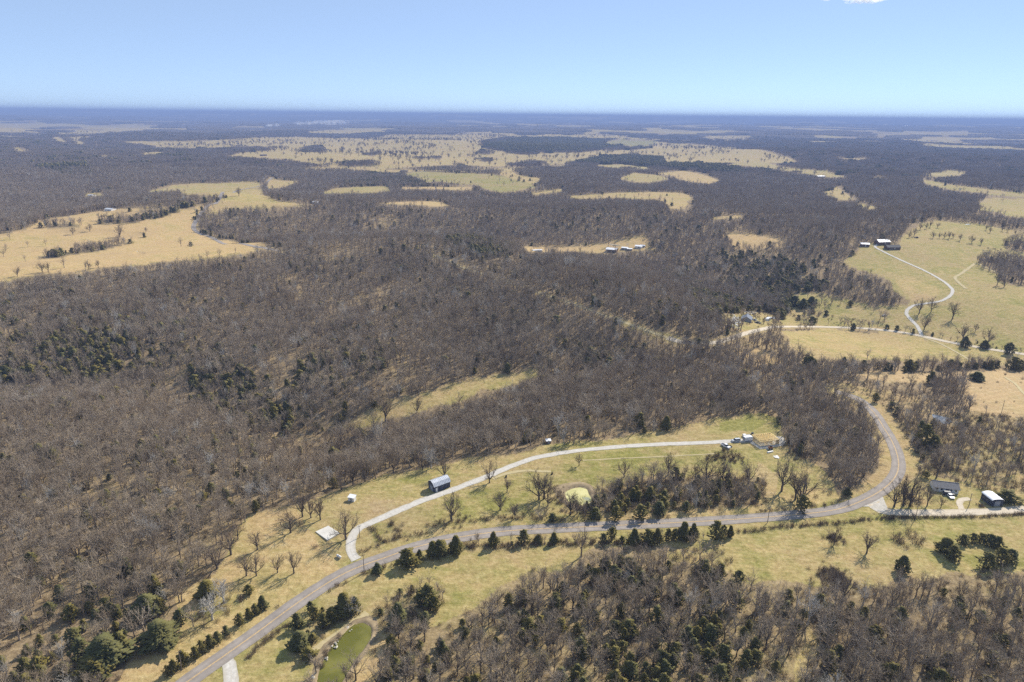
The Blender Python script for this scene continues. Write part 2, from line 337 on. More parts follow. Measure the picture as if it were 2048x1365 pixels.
cov([(1440, 672), (1500, 665), (1560, 662), (1575, 690), (1600, 712), (1560, 706), (1500, 694), (1450, 690)], **W(d=.7, c=.05, o=.4, y=.6))
cov([(1700, 748), (1724, 744), (1826, 740), (1861, 750), (1929, 744), (1980, 737), (2200, 738), (2200, 850), (1997, 829), (1939, 824), (1880, 800), (1870, 775), (1854, 765), (1792, 764), (1740, 758)], **F(g=.0, y=.95, s=.35, b=.35))
cov([(1650, 758), (1724, 772), (1792, 786), (1855, 792), (1875, 830), (1840, 842), (1780, 828), (1735, 805), (1690, 780)], **W(d=.62, c=.03, o=.6, y=.65, h=.7))
cov([(1862, 770), (1890, 750), (1925, 755), (1930, 790), (1940, 822), (1890, 830), (1862, 800)], **W(d=1.2, c=.02, k=1))
cov([(1740, 815), (1850, 842), (1940, 825), (2000, 830), (2200, 852), (2200, 950), (2048, 946), (1990, 968), (1940, 962), (1900, 950), (1850, 950), (1810, 975), (1815, 930), (1790, 880)], **W(d=.62, c=.10, o=.45, y=.45, s=6, h=.75))
# the ridge-top meadow and the fields each side of the county road
cov([(195, 1400), (270, 1295), (365, 1270), (372, 1225), (355, 1190), (395, 1172), (425, 1150), (440, 1110), (470, 1062), (500, 1037), (545, 1018), (590, 1008), (650, 992), (690, 977), (740, 962), (800, 942), (870, 930), (920, 917), (1000, 908), (1090, 890), (1180, 882), (1250, 874), (1310, 862), (1360, 858), (1400, 844), (1460, 832), (1520, 826), (1556, 838), (1562, 870), (1580, 900), (1605, 915), (1640, 935), (1655, 955), (1690, 1000), (1740, 985), (1800, 975), (1850, 952), (1900, 955), (1940, 965), (1990, 970), (2048, 948), (2200, 944), (2200, 1150), (2048, 1138), (1950, 1152), (1900, 1152), (1800, 1158), (1720, 1178), (1640, 1180), (1560, 1168), (1500, 1172), (1462, 1148), (1478, 1130), (1440, 1112), (1400, 1098), (1300, 1096), (1200, 1092), (1180, 1105), (1140, 1135), (1060, 1145), (1010, 1170), (960, 1205), (905, 1240), (870, 1252), (800, 1240), (740, 1240), (700, 1252), (640, 1300), (600, 1400)], **F(g=.42, y=.35))
cov([(195, 1400), (270, 1295), (365, 1270), (372, 1225), (355, 1190), (425, 1150), (470, 1062), (545, 1018), (600, 1020), (640, 1090), (690, 1130), (500, 1265), (330, 1400)], **F(g=.2, y=.7, s=.15))
cov([(760, 1040), (850, 1010), (1000, 960), (1200, 905), (1420, 890), (1440, 920), (1250, 960), (1100, 975), (900, 1040), (780, 1085), (735, 1100)], **F(g=.72, y=.2))
cov([(680, 985), (780, 955), (900, 935), (1100, 900), (1200, 885), (1180, 895), (1000, 925), (870, 985), (740, 1040), (700, 1040)], **F(g=.55, y=.35))
cov([(745, 1010), (790, 1000), (800, 1025), (755, 1035)], **F(g=.1, y=.5, b=.25)); cov([(800, 968), (830, 965), (832, 980), (803, 983)], **F(g=.15, y=.4, b=.2))
cov([(1440, 845), (1500, 832), (1530, 845), (1490, 862), (1440, 860)], **F(g=.95, y=.0))
cov([(742, 1062), (800, 1048), (800, 1078), (765, 1090)], **F(g=.9, y=.1, s=1.2))
cov([(1520, 925), (1560, 950), (1545, 1010), (1500, 1000)], **F(g=.05, y=.7, b=.25))
cov([(700, 1160), (900, 1110), (1150, 1095), (1160, 1110), (1000, 1165), (880, 1215), (740, 1215)], **F(g=.45, y=.4)); cov([(470, 1400), (510, 1320), (600, 1245), (600, 1300), (570, 1400)], **F(g=.5, y=.35))
cov([(1480, 1090), (1720, 1065), (2048, 1045), (2200, 1045), (2200, 1110), (1900, 1080), (1700, 1120), (1560, 1160), (1500, 1150)], **F(g=.4, y=.42))
cov([(1780, 1070), (1810, 1058), (1850, 1066), (1855, 1085), (1830, 1097), (1790, 1090)], **F(g=.1, y=.45, s=14))
cov([(1200, 985), (1230, 965), (1300, 955), (1360, 958), (1440, 950), (1525, 958), (1530, 990), (1500, 1020), (1440, 1030), (1340, 1038), (1240, 1042), (1165, 1038), (1160, 1022), (1195, 1010)], **W(d=1.2, c=.14, o=.4, y=.5, s=8, h=.85, k=1))
cov([(1195, 1012), (1240, 985), (1340, 985), (1345, 1030), (1250, 1040), (1170, 1036)], **W(d=1.2, c=.38, o=.3, s=9, h=.75, k=1))
cov([(1520, 1000), (1590, 985), (1650, 975), (1690, 1000), (1640, 1018), (1560, 1030), (1500, 1030)], **F(g=.1, y=.65, s=2.5, t=8))
cov([(1345, 1100), (1420, 1100), (1475, 1125), (1465, 1145), (1400, 1140), (1330, 1125)], **F(g=.1, y=.5, s=7, d=.15))
cov([(1760, 1015), (1800, 985), (1850, 995), (1850, 1014)], **F(g=.05, y=.6, s=6, d=.3))
cov([(1880, 960), (1990, 972), (2048, 955), (2200, 950), (2200, 985), (2030, 985), (1940, 975)], **F(g=.05, y=.5, s=9))
cov([(1850, 985), (1960, 985), (1990, 1015), (1850, 1015)], **F(g=.5, y=.3))
# small meadow in the wood
cov([(680, 855), (740, 818), (800, 798), (870, 780), (930, 765), (1000, 748), (1060, 735), (1080, 742), (1050, 760), (970, 786), (910, 808), (840, 826), (775, 842), (720, 856)], **F(g=.4, y=.4, t=.8))
# lower woods
cov([(600, 1400), (640, 1300), (700, 1252), (740, 1240), (800, 1240), (870, 1252), (905, 1240), (960, 1205), (1010, 1170), (1060, 1145), (1140, 1135), (1250, 1200), (1200, 1400)], **W(c=.16, d=1.0, y=.45, o=.3, s=3.0, h=.98))
cov([(1180, 1108), (1300, 1098), (1345, 1120), (1470, 1150), (1500, 1172), (1560, 1168), (1720, 1178), (1800, 1158), (2048, 1138), (2220, 1138), (2220, 1420), (1180, 1420), (1250, 1200), (1140, 1135)], **W(c=.33, d=1.0, y=.4, o=.2, s=4, h=.95))
cov([(1598, 1290), (1625, 1250), (1640, 1290), (1612, 1365), (1585, 1420), (1580, 1330)], **F(y=.6, g=.1, t=60, s=1.5))
cov([(705, 1330), (760, 1262), (800, 1262), (770, 1330), (730, 1400), (690, 1400)], **F(y=.75, g=.05, s=2, t=8))
cov([(740, 1245), (790, 1195), (830, 1170), (880, 1175), (890, 1210), (850, 1250), (790, 1262)], **W(c=.22, d=.9, s=5, h=.6, o=.6, k=1))
cov([(580, 1305), (600, 1262), (640, 1225), (690, 1190), (725, 1200), (722, 1225), (680, 1248), (640, 1275), (610, 1318)], **W(c=.4, d=.8, s=4, h=.6, o=.6, k=1))
cov([(330, 1342), (400, 1300), (470, 1250), (535, 1210), (540, 1216), (480, 1262), (410, 1312), (350, 1352)], **F(y=.6, s=5))
cov([(380, 1245), (400, 1215), (480, 1185), (490, 1200), (450, 1240), (400, 1258)], **F(y=.5, s=5, d=.2))

ROADS = {}     # name -> (centreline, width, verge)
def road_line(name, pts, wd, verge, step=3.0, clear=None):
    L = spline(unproject(pts)[:, :2], step); ROADS[name] = (L, wd, verge, clear)
road_line('county_road', [(300, 1420), (385, 1357), (500, 1276), (600, 1203), (690, 1147), (770, 1116), (850, 1090), (950, 1070), (1050, 1060), (1200, 1053), (1330, 1047), (1460, 1040), (1580, 1031), (1660, 1022), (1710, 1008), (1760, 983), (1790, 955), (1797, 925), (1787, 890), (1770, 860), (1748, 826), (1722, 802), (1700, 792), (1672, 784)], 6.4, 5.5)
road_line('gravel_driveway', [(713, 1120), (703, 1108), (700, 1090), (707, 1070), (722, 1055), (760, 1038), (800, 1020), (860, 996), (920, 975), (975, 953), (1030, 930), (1085, 913), (1180, 899), (1300, 890), (1400, 886), (1500, 881)], 3.7, 1.5)
road_line('gravel_side_road', [(1745, 1000), (1752, 1016), (1775, 1024), (1830, 1026), (1900, 1026), (1980, 1024), (2048, 1019), (2200, 1010)], 5.2, 2.0)
road_line('gravel_entrance', [(436, 1312), (455, 1322), (462, 1342), (462, 1400)], 4.0, 1.0)
road_line('dirt_road', [(1335, 676), (1370, 686), (1400, 688), (1440, 684), (1480, 671), (1520, 660), (1560, 654), (1620, 654), (1700, 656), (1780, 662), (1840, 672), (1900, 685), (1980, 699), (2060, 711), (2200, 735)], 5.4, 3.0)
road_line('wooded_dirt_road', [(860, 508), (895, 522), (930, 537), (990, 556), (1060, 580), (1130, 603), (1200, 628), (1290, 660), (1338, 677)], 3.0, 2.4)
road_line('gravel_lane', [(1843, 672), (1836, 655), (1822, 640), (1814, 630), (1815, 620), (1830, 611), (1855, 607), (1880, 603), (1898, 594), (1905, 584), (1900, 574), (1880, 559), (1845, 540), (1800, 520), (1765, 503), (1750, 494), (1758, 488)], 3.2, 0.8)
road_line('ridge_road', [(560, 503), (532, 497), (490, 489), (430, 479), (400, 468), (388, 458), (390, 446), (402, 428), (418, 410), (440, 396), (470, 384), (505, 376), (530, 370), (537, 362), (545, 356)], 6.0, 3.0, 6.0)
road_line('grass_track', [(735, 1225), (705, 1245), (680, 1265), (650, 1283), (625, 1302)], 2.4, 0.8)
road_line('home_drive', [(1925, 1022), (1918, 1008), (1922, 1000), (1940, 998)], 2.6, 0.6)
road_line('meadow_shortcut', [(985, 958), (1010, 948), (1050, 942), (1102, 944)], 1.8, .3)
road_line('meadow_track', [(1165, 921), (1250, 917), (1340, 913), (1430, 908)], .8, .2)
road_line('pasture_trail', [(1990, 545), (1955, 528), (1940, 535), (1922, 548), (1910, 556), (1918, 566), (1932, 578)], 3.2, .3)
road_line('hedge_track', [(1843, 674), (1880, 688), (1915, 706), (1945, 724)], 2.2, .3)
road_line('scrub_track', [(2010, 755), (2030, 768), (2045, 785), (2060, 800)], 2.0, .3)
PONDS = {
 'algae_pond': [(1128, 985), (1140, 978), (1160, 974), (1174, 978), (1178, 987), (1184, 998), (1180, 1006), (1165, 1011), (1146, 1007), (1134, 1000)],
 'green_pond': [(727, 1245), (742, 1254), (742, 1274), (728, 1298), (710, 1320), (698, 1340), (684, 1365), (668, 1385), (632, 1385), (636, 1350), (647, 1320), (662, 1295), (688, 1267), (708, 1249)],
 'field_pond': [(266, 506), (276, 503), (290, 505), (286, 509), (272, 510)],
 'woods_pond': [(1862, 828), (1880, 832), (1900, 838), (1903, 845), (1888, 848), (1872, 840)],
 'farm_pond': [(1214, 489), (1230, 485), (1250, 485), (1254, 489), (1235, 491)],
 'hilltop_pond': [(1913, 447), (1920, 444), (1940, 447), (1938, 450), (1920, 449)],
 'creek_pool': [(1924, 418), (1921, 411), (1925, 403), (1928, 404), (1926, 411), (1929, 418)],
}
PONDW = {k: unproject(v)[:, :2] for k, v in PONDS.items()}
for k in ('algae_pond', 'green_pond'):
    Pw = PONDW[k]; c0 = Pw.mean(0); BASINS.append((c0, float(np.linalg.norm(Pw - c0, axis=1).max()), float(terrain(c0[0], c0[1]))))
PONDW = {k: unproject(v)[:, :2] for k, v in PONDS.items()}

KEYS = ('o', 'g', 'y', 'b', 'd', 'c', 's', 't', 'h', 'k')      # k: hedges and groves that do stand in front of open ground
def cover(X, Y, jitter=1.0):
    n = len(X); dist = np.hypot(X, Y)
    j = jitter * (1.2 + dist * 0.005)
    q1 = 6 * j + 5
    Xj = X + 1.3 * j * (vnoise(X / q1, Y / q1, 43) - .5) + j * (vnoise(X / (2.5 * j + 2), Y / (2.5 * j + 2), 41) - .5) * 2; Yj = Y + 1.3 * j * (vnoise(X / q1, Y / q1, 44) - .5) + j * (vnoise(X / (2.5 * j + 2), Y / (2.5 * j + 2), 42) - .5) * 2
    A = {k: np.full(n, dict(WOOD, h=1.0)[k], np.float32) for k in KEYS}
    far = (dist > 5200) & (fnoise(X / 900, Y / 650, 61) > 0.62 - 0.05 * sstep(6000, 12000, dist)) & (dist < 30000)
    for k, v in dict(FIELD, t=.4).items(): A[k][far] = v
    for poly, k in LAYERS:
        m = inside(poly, Xj, Yj)
        if m.any():
            for a, v in k.items(): A[a][m] = v
    for L, wd, verge, clear in ROADS.values():
        m = near_line(L, X, Y, wd / 2 + verge)
        A['d'][m] = 0; A['s'][m] = np.minimum(A['s'][m], .3); A['t'][m] = 0
        m2 = m & (A['o'] < .9)
        for a, v in (('o', .85), ('y', .6), ('g', .1)): A[a][m2] = v
    for P in PONDW.values():
        m = inside(P, X, Y)
        for a in ('d', 's', 't'): A[a][m] = 0
    return A
# ------------------------------------------------------------------ ground sheet
t = NT('pasture_and_leaf_litter'); P = t.pos()
ca = t.n('ShaderNodeAttribute', attribute_name='cover'); sep = t.n('ShaderNodeSeparateColor'); t.l(ca.outputs['Color'], sep.inputs[0])
n_big = t.noise(P, 0.018, 4.0); n_mid = t.noise(P, 0.12, 4.0, 0.6); n_fine = t.noise(P, 0.55, 6.0, 0.78)
mp = t.n('ShaderNodeMapping'); mp.inputs['Scale'].default_value = (0.35, 1.6, 1); mp.inputs['Rotation'].default_value = (0, 0, 0.5); t.l(P, mp.inputs[0])
n_str = t.noise(mp.outputs[0], 0.35, 4.0, 0.65)
straw = t.ramp(n_fine, [(0.28, (0.175, 0.15, 0.06)), (0.5, (0.305, 0.265, 0.108)), (0.72, (0.45, 0.395, 0.19))])
green = t.ramp(n_fine, [(0.28, (0.125, 0.122, 0.032)), (0.5, (0.222, 0.208, 0.064)), (0.74, (0.35, 0.315, 0.125))])
gold = t.ramp(n_fine, [(0.28, (0.30, 0.20, 0.095)), (0.5, (0.47, 0.33, 0.165)), (0.72, (0.61, 0.465, 0.265))])
soil = t.ramp(n_fine, [(0.3, (0.27, 0.20, 0.13)), (0.7, (0.42, 0.33, 0.23))])
litter = t.ramp(n_fine, [(0.28, (0.115, 0.085, 0.052)), (0.5, (0.25, 0.186, 0.112)), (0.72, (0.42, 0.325, 0.20))])
patch = t.math('ADD', t.math('MULTIPLY', n_mid, 0.9), t.math('MULTIPLY', n_big, 1.1))
patch = t.math('ADD', patch, t.math('MULTIPLY', n_str, 0.5))          # about 1.25 on average
patch = t.math('SUBTRACT', patch, 1.25)
gfac = t.math('ADD', sep.outputs[1], t.math('MULTIPLY', patch, 1.7), True)
yfac = t.math('SUBTRACT', sep.outputs[2], t.math('MULTIPLY', patch, 1.5), True)
c = t.mix(gfac, straw, green); c = t.mix(yfac, c, gold)
ofac = t.math('ADD', sep.outputs[0], t.math('MULTIPLY', patch, 0.7), True)
ofac = t.math('SMOOTHSTEP', ofac) if False else ofac
c = t.mix(ofac, litter, c)
c = t.mix(t.math('MULTIPLY', ca.outputs['Alpha'], t.math('ADD', n_mid, 0.35), True), c, soil)
wv = t.n('ShaderNodeTexWave'); wv.inputs['Scale'].default_value = 0.055; wv.inputs['Distortion'].default_value = 9.0; wv.inputs['Detail'].default_value = 3.0; wv.inputs['Detail Scale'].default_value = 0.4
mw = t.n('ShaderNodeMapping'); mw.inputs['Rotation'].default_value = (0, 0, 1.15); t.l(P, mw.inputs[0]); t.l(mw.outputs[0], wv.inputs['Vector'])
c = t.mix(1.0, c, t.ramp(wv.outputs['Fac'], [(0.2, (0.965, 0.96, 0.95)), (0.8, (1.025, 1.025, 1.02))]), 'MULTIPLY')
tint = t.ramp(n_big, [(0.3, (0.86, 0.87, 0.86)), (0.7, (1.1, 1.08, 1.04))])
t.color(t.mix(1.0, c, tint, 'MULTIPLY')); t.set(0.95, 0.05)
hsum = t.math('ADD', n_fine, t.math('MULTIPLY', n_str, 0.8))
t.bump(hsum, 0.9, 0.35)
M_GROUND = t.m

rows = np.concatenate([np.arange(1900, 1380, -14), np.arange(1380, 420, -3.0), np.arange(420, 236, -1.6)])
dep = PITCH + np.arctan((rows - 682.5) / FPX); dep = dep[dep > 0.0]
rad = CAM_H / np.tan(np.minimum(dep, 1.45)); rad = rad[rad < 15500]
rad = np.concatenate([[4.0], rad, np.geomspace(16200, 52000, 42)])
th = np.concatenate([np.radians(np.arange(-180, -49, 5.0)), np.radians(np.arange(-45.0, 45.01, 0.082)), np.radians(np.arange(50, 180, 5.0))])
RR, TT = np.meshgrid(rad, th, indexing='ij')
GX = (RR * np.sin(TT)).ravel(); GY = (RR * np.cos(TT)).ravel()
GZ = terrain(GX, GY)
# ponds sit in shallow basins
CV = cover(GX, GY)
for k, Pw in PONDW.items():
    m = inside(Pw, GX, GY); GZ[m] -= 0.6
    ctr = Pw.mean(0); big = ctr + (Pw - ctr) * 1.28; r = inside(big, GX, GY) & ~m
    if k in ('algae_pond', 'green_pond', 'farm_pond'): CV['b'][r] = 0.9
nr, nth = len(rad), len(th)
i = np.arange(nr - 1)[:, None] * nth; jn = np.arange(nth)[None, :]; j2 = (jn + 1) % nth
FQ = np.stack([(i + jn), (i + j2), (i + nth + j2), (i + nth + jn)], -1).reshape(-1, 4)[:, ::-1]
me = np_mesh('ground', np.stack([GX, GY, GZ], 1), FQ, M_GROUND)
col = me.attributes.new('cover', 'FLOAT_COLOR', 'POINT')
col.data.foreach_set('color', np.stack([CV['o'], CV['g'], CV['y'], CV['b']], 1).astype(np.float32).ravel())
me.polygons.foreach_set('use_smooth', np.ones(len(me.polygons), bool))
ground = link(bpy.data.objects.new('ground', me)); tag(ground, 'rolling ground of straw pasture and leaf litter reaching the horizon', kind='structure')

# ------------------------------------------------------------------ roads and tracks
def ribbon(name, L, wd, mat, lift, nx=5, x0=None, x1=None, parent=None, ragged=0.0):
    x0 = -wd / 2 if x0 is None else x0; x1 = wd / 2 if x1 is None else x1
    T = np.gradient(L, axis=0); T /= np.linalg.norm(T, axis=1)[:, None] + 1e-9
    N = np.stack([T[:, 1], -T[:, 0]], 1); n = len(L)
    s = np.cumsum(np.r_[0, np.hypot(*np.diff(L, axis=0).T)])
    off = np.linspace(x0, x1, nx)[None, :].repeat(n, 0)
    if ragged:
        off[:, 0] -= ragged * (vnoise(s / 3.1, s * 0 + 1, 71) - .4); off[:, -1] += ragged * (vnoise(s / 2.7, s * 0 + 5, 72) - .4)
    X = L[:, 0:1] + N[:, 0:1] * off; Y = L[:, 1:2] + N[:, 1:2] * off
    D = np.hypot(X, Y); Z = terrain(X, Y) + lift + np.maximum(D - 250, 0) * 2.2e-4
    V = np.stack([X, Y, Z], -1).reshape(-1, 3)
    a = np.arange(n - 1)[:, None] * nx + np.arange(nx - 1)[None, :]
    Fq = np.stack([a, a + 1, a + nx + 1, a + nx], -1).reshape(-1, 4)
    me = np_mesh(name, V, Fq, mat)
    uv = me.attributes.new('across', 'FLOAT', 'POINT'); uv.data.foreach_set('value', (np.linspace(-1, 1, nx)[None, :].repeat(n, 0)).astype(np.float32).ravel())
    return link(bpy.data.objects.new(name, me), parent)
t = NT('worn_asphalt'); P = t.pos(); f = t.noise(P, 0.5, 5.0, 0.7); f2 = t.noise(P, 0.06, 3.0)
ac = t.n('ShaderNodeAttribute', attribute_name='across').outputs['Fac']
wp = t.math('ABSOLUTE', t.math('SUBTRACT', t.math('ABSOLUTE', ac), 0.52))
base = t.ramp(f, [(0.3, (0.225, 0.196, 0.172)), (0.7, (0.315, 0.276, 0.242))])
base = t.mix(t.math('MULTIPLY', t.math('SUBTRACT', 0.34, wp, True), 1.2), base, (0.40, 0.352, 0.31))
t.color(t.mix(t.math('MULTIPLY', t.math('SUBTRACT', t.noise(P, 0.22, 5.0, 0.7), 0.38, True), 2.2, True), base, (0.19, 0.166, 0.146))); t.set(0.9, 0.25); M_ASPH = t.m
t = NT('faded_yellow_paint'); f = t.noise(t.pos(), 1.3, 4.0); t.color(t.ramp(f, [(0.3, (0.50, 0.33, 0.13)), (0.65, (0.66, 0.45, 0.19))])); t.set(0.8, 0.2); M_YEL = t.m
def gravel_mat(name, c1, c2, c3):
    t = NT(name); P = t.pos(); f = t.noise(P, 0.8, 6.0, 0.75); ac = t.n('ShaderNodeAttribute', attribute_name='across').outputs['Fac']
    b = t.ramp(f, [(0.3, c1), (0.7, c2)]); e = t.math('POWER', t.math('ABSOLUTE', ac), 3.0)
    mid = t.math('SUBTRACT', 0.16, t.math('ABSOLUTE', ac), True)
    fac = t.math('MULTIPLY', t.math('ADD', e, t.math('MULTIPLY', mid, 2.5)), t.noise(P, 0.35, 4.0))
    t.color(t.mix(fac, b, c3)); t.set(0.95, 0.1); t.bump(f, 0.5, 0.08); return t.m
M_GRAV = gravel_mat('pale_gravel', (0.40, 0.375, 0.335), (0.60, 0.57, 0.52), (0.30, 0.25, 0.15))
M_DIRT = gravel_mat('tan_dirt_gravel', (0.46, 0.39, 0.29), (0.64, 0.56, 0.45), (0.33, 0.26, 0.15))
M_TRAK = gravel_mat('worn_grass_track', (0.38, 0.31, 0.17), (0.48, 0.40, 0.235), (0.33, 0.28, 0.125))
RLAB = {'county_road': 'two lane asphalt county road with a yellow centre line', 'gravel_driveway': 'pale gravel driveway curving past the barn to the house site',
 'gravel_side_road': 'tan gravel side road leaving the bend of the county road', 'gravel_entrance': 'short gravel entrance at the bottom edge of the county road',
 'dirt_road': 'tan dirt road crossing the valley past the pasture', 'wooded_dirt_road': 'narrow dirt road half hidden in the wood', 'gravel_lane': 'winding gravel farm lane climbing the green pasture',
 'ridge_road': 'grey road bending round the golden ridge field', 'grass_track': 'worn vehicle track beside the green pond', 'home_drive': 'dirt drive of the roadside home', 'meadow_shortcut': 'worn shortcut track below the gravel driveway', 'meadow_track': 'faint track through the green meadow', 'pasture_trail': 'pale cattle trail across the right hand pasture', 'hedge_track': 'pale farm track from the dirt road to the hedgerow', 'scrub_track': 'pale track in the orange scrub field'}
for k, (L, wd, vg, cl) in ROADS.items():
    mat = {'county_road': M_ASPH, 'ridge_road': M_ASPH, 'dirt_road': M_DIRT, 'wooded_dirt_road': M_TRAK, 'gravel_side_road': M_DIRT, 'grass_track': M_TRAK, 'meadow_shortcut': M_TRAK, 'meadow_track': M_TRAK, 'pasture_trail': M_TRAK, 'hedge_track': M_TRAK, 'scrub_track': M_TRAK, 'home_drive': M_DIRT}.get(k, M_GRAV)
    lift = {'county_road': 0.09, 'gravel_driveway': 0.07, 'gravel_side_road': 0.06, 'gravel_entrance': 0.065}.get(k, 0.055)
    o = ribbon(k, L, wd, mat, lift, 9 if k in ('county_road',) else 7, ragged=0.3 if k == 'county_road' else 0.7)
    tag(o, RLAB[k], kind='structure')
    if k == 'county_road':
        for s in (-1, 1):
            ribbon('centre_line', L, wd, M_YEL, lift + 0.012, 2, s * 0.15 - 0.075, s * 0.15 + 0.075, o)
# worn apron where the side road meets the county road
apr = unproject([(1722, 1000), (1760, 978), (1768, 1000), (1775, 1016), (1768, 1026), (1750, 1022), (1738, 1014), (1700, 1013)])
mb = MB(); cpt = apr.mean(0); vs_ = [(cpt[0], cpt[1], float(terrain(cpt[0], cpt[1])) + .075)] + [(p[0], p[1], p[2] + .075) for p in apr]
mb.add(vs_, [(0, i + 1, (i + 1) % len(apr) + 1) for i in range(len(apr))]); tag(mb.build('road_apron', M_GRAV), 'worn gravel apron where the side road joins the bend', kind='structure')

# ------------------------------------------------------------------ ponds
def pond_mat(name, c1, c2, rough, scale, c3=None):
    t = NT(name); f = t.noise(t.pos(), scale, 4.0); cc = t.ramp(f, [(0.42, c1), (0.6, c2)] if c3 is None else [(0.36, c3), (0.42, c1), (0.6, c2)])
    t.color(cc); t.set(rough, 0.25); return t.m
PM = {'algae_pond': pond_mat('duckweed_water', (0.43, 0.40, 0.16), (0.54, 0.50, 0.23), 0.6, 0.16, (0.27, 0.29, 0.20)), 'green_pond': pond_mat('murky_green_water', (0.105, 0.105, 0.012), (0.165, 0.155, 0.03), 0.5, 0.1)}
PMD = pond_mat('pale_pond_water', (0.32, 0.36, 0.33), (0.5, 0.52, 0.46), 0.3, 0.05)
PMW = pond_mat('blue_grey_water', (0.10, 0.12, 0.14), (0.2, 0.22, 0.25), 0.15, 0.1)
PLAB = {'algae_pond': 'round farm pond covered in yellow green algae', 'green_pond': 'long murky green pond below the road', 'field_pond': 'tiny pale pond in the golden ridge field',
 'woods_pond': 'small dark pond at the edge of the scrub', 'farm_pond': 'pale green pond behind the white roofed farm', 'hilltop_pond': 'pale pond at the crest of the far pasture', 'creek_pool': 'glinting creek pool in the far wood'}
for k, Pw in PONDW.items():
    L = spline(np.vstack([Pw, Pw[:1]]), 1.5)[:-1]; c0 = Pw.mean(0); L = c0 + (L - c0) * (1.1 if k == 'algae_pond' else 1.04)
    z = float(terrain(L[:, 0], L[:, 1]).min()) - (0.12 if k not in ('green_pond', 'algae_pond') else 0.2) + max(0, np.hypot(*c0) - 350) * 3e-4 + .06
    V = [(c0[0], c0[1], z)] + [(a, b, z) for a, b in L]; n = len(L)
    o = link(bpy.data.objects.new(k, np_mesh(k, V, [(0, i + 1, (i + 1) % n + 1) for i in range(n)], PM.get(k, PMW if k in ('woods_pond', 'creek_pool') else PMD))))
    tag(o, PLAB[k], kind='structure')

# trampled earth banks round the two near ponds
M_BANK = worn('trampled_bank', (0.17, 0.13, 0.085), (0.36, 0.28, 0.17), 0.35, 0.95, 0, 0.05)
for k, hb, lab in (('algae_pond', 0.5, 'trampled earth bank ringing the algae pond'), ('green_pond', 0.22, 'eroded earth bank of the long green pond')):
    Pw = PONDW[k]; L = spline(np.vstack([Pw, Pw[:1]]), 1.2)[:-1]; c0 = Pw.mean(0); n = len(L); V = []; u = L - c0; ln = np.linalg.norm(u, axis=1)[:, None]
    zw = float(terrain(L[:, 0], L[:, 1]).min())
    for off, dz in ((-0.5, -0.25), (0.5, 0.05), (1.6, hb), (2.9, hb * .7), (5.0, -0.12)):
        w_ = off * (1 if k == 'algae_pond' else .6) * (1 + .7 * (vnoise(np.arange(n) / 5.0, np.zeros(n), 17)[:, None] - .5)); Q = L + u / ln * w_
        zz = terrain(Q[:, 0], Q[:, 1]) if off > 1 else np.full(n, zw); V += [(a, b, c_ + dz + (.12 * vnoise(a / 1.3, b / 1.3, 5) if off > 0 else 0)) for (a, b), c_ in zip(Q, zz)]
    Fq = [(r * n + i, r * n + (i + 1) % n, (r + 1) * n + (i + 1) % n, (r + 1) * n + i) for r in range(4) for i in range(n)]
    tag(link(bpy.data.objects.new('pond_bank', np_mesh('pond_bank', V, Fq, M_BANK))), lab, kind='structure')
# ------------------------------------------------------------------ trees
M_BARK = bark('grey_brown_bark', (0.09, 0.075, 0.062), (0.16, 0.135, 0.112))
M_TWIG = bark('grey_twigs', (0.21, 0.158, 0.106), (0.41, 0.342, 0.262))
M_DTWIG = bark('dark_twigs', (0.12, 0.09, 0.065), (0.21, 0.165, 0.125))
M_PALE = bark('pale_bark', (0.38, 0.35, 0.31), (0.50, 0.47, 0.42))
M_CEDAR = foliage('cedar_foliage', (0.088, 0.085, 0.028), (0.16, 0.145, 0.05))
M_BRUSH = bark('brush_stems', (0.12, 0.085, 0.06), (0.25, 0.19, 0.125))
M_CANOPY = bark('bare_canopy', (0.11, 0.088, 0.066), (0.18, 0.148, 0.115))
class TB:
    def __init__(s): s.v = []; s.f = []
    def prism(s, pts, r, n):
        base = len(s.v)
        for i, p in enumerate(pts):
            d = (pts[min(i + 1, len(pts) - 1)] - pts[max(i - 1, 0)]).normalized(); a = d.orthogonal().normalized(); b = d.cross(a)
            for k in range(n):
                q = 2 * math.pi * k / n; s.v.append(p + (a * math.cos(q) + b * math.sin(q)) * r[i])
        for i in range(len(pts) - 1):
            for k in range(n):
                a0 = base + i * n + k; a1 = base + i * n + (k + 1) % n
                s.f.append((a0, a1, a1 + n)); s.f.append((a0, a1 + n, a0 + n))
    def sliver(s, p, q, wd, rnd):
        d = (q - p).normalized(); a = d.orthogonal().normalized(); a = Matrix.Rotation(rnd.uniform(0, 6.28), 3, d) @ a
        n = len(s.v); s.v += [p - a * wd / 2, p + a * wd / 2, q]; s.f.append((n, n + 1, n + 2))
    def mesh(s, name, mat): return np_mesh(name, np.array([tuple(p) for p in s.v]), np.array(s.f), mat)
def rdir(rnd, d, ang):
    a = d.orthogonal().normalized(); a = Matrix.Rotation(rnd.uniform(0, 6.28), 3, d) @ a
    return (d * math.cos(ang) + a * math.sin(ang)).normalized()
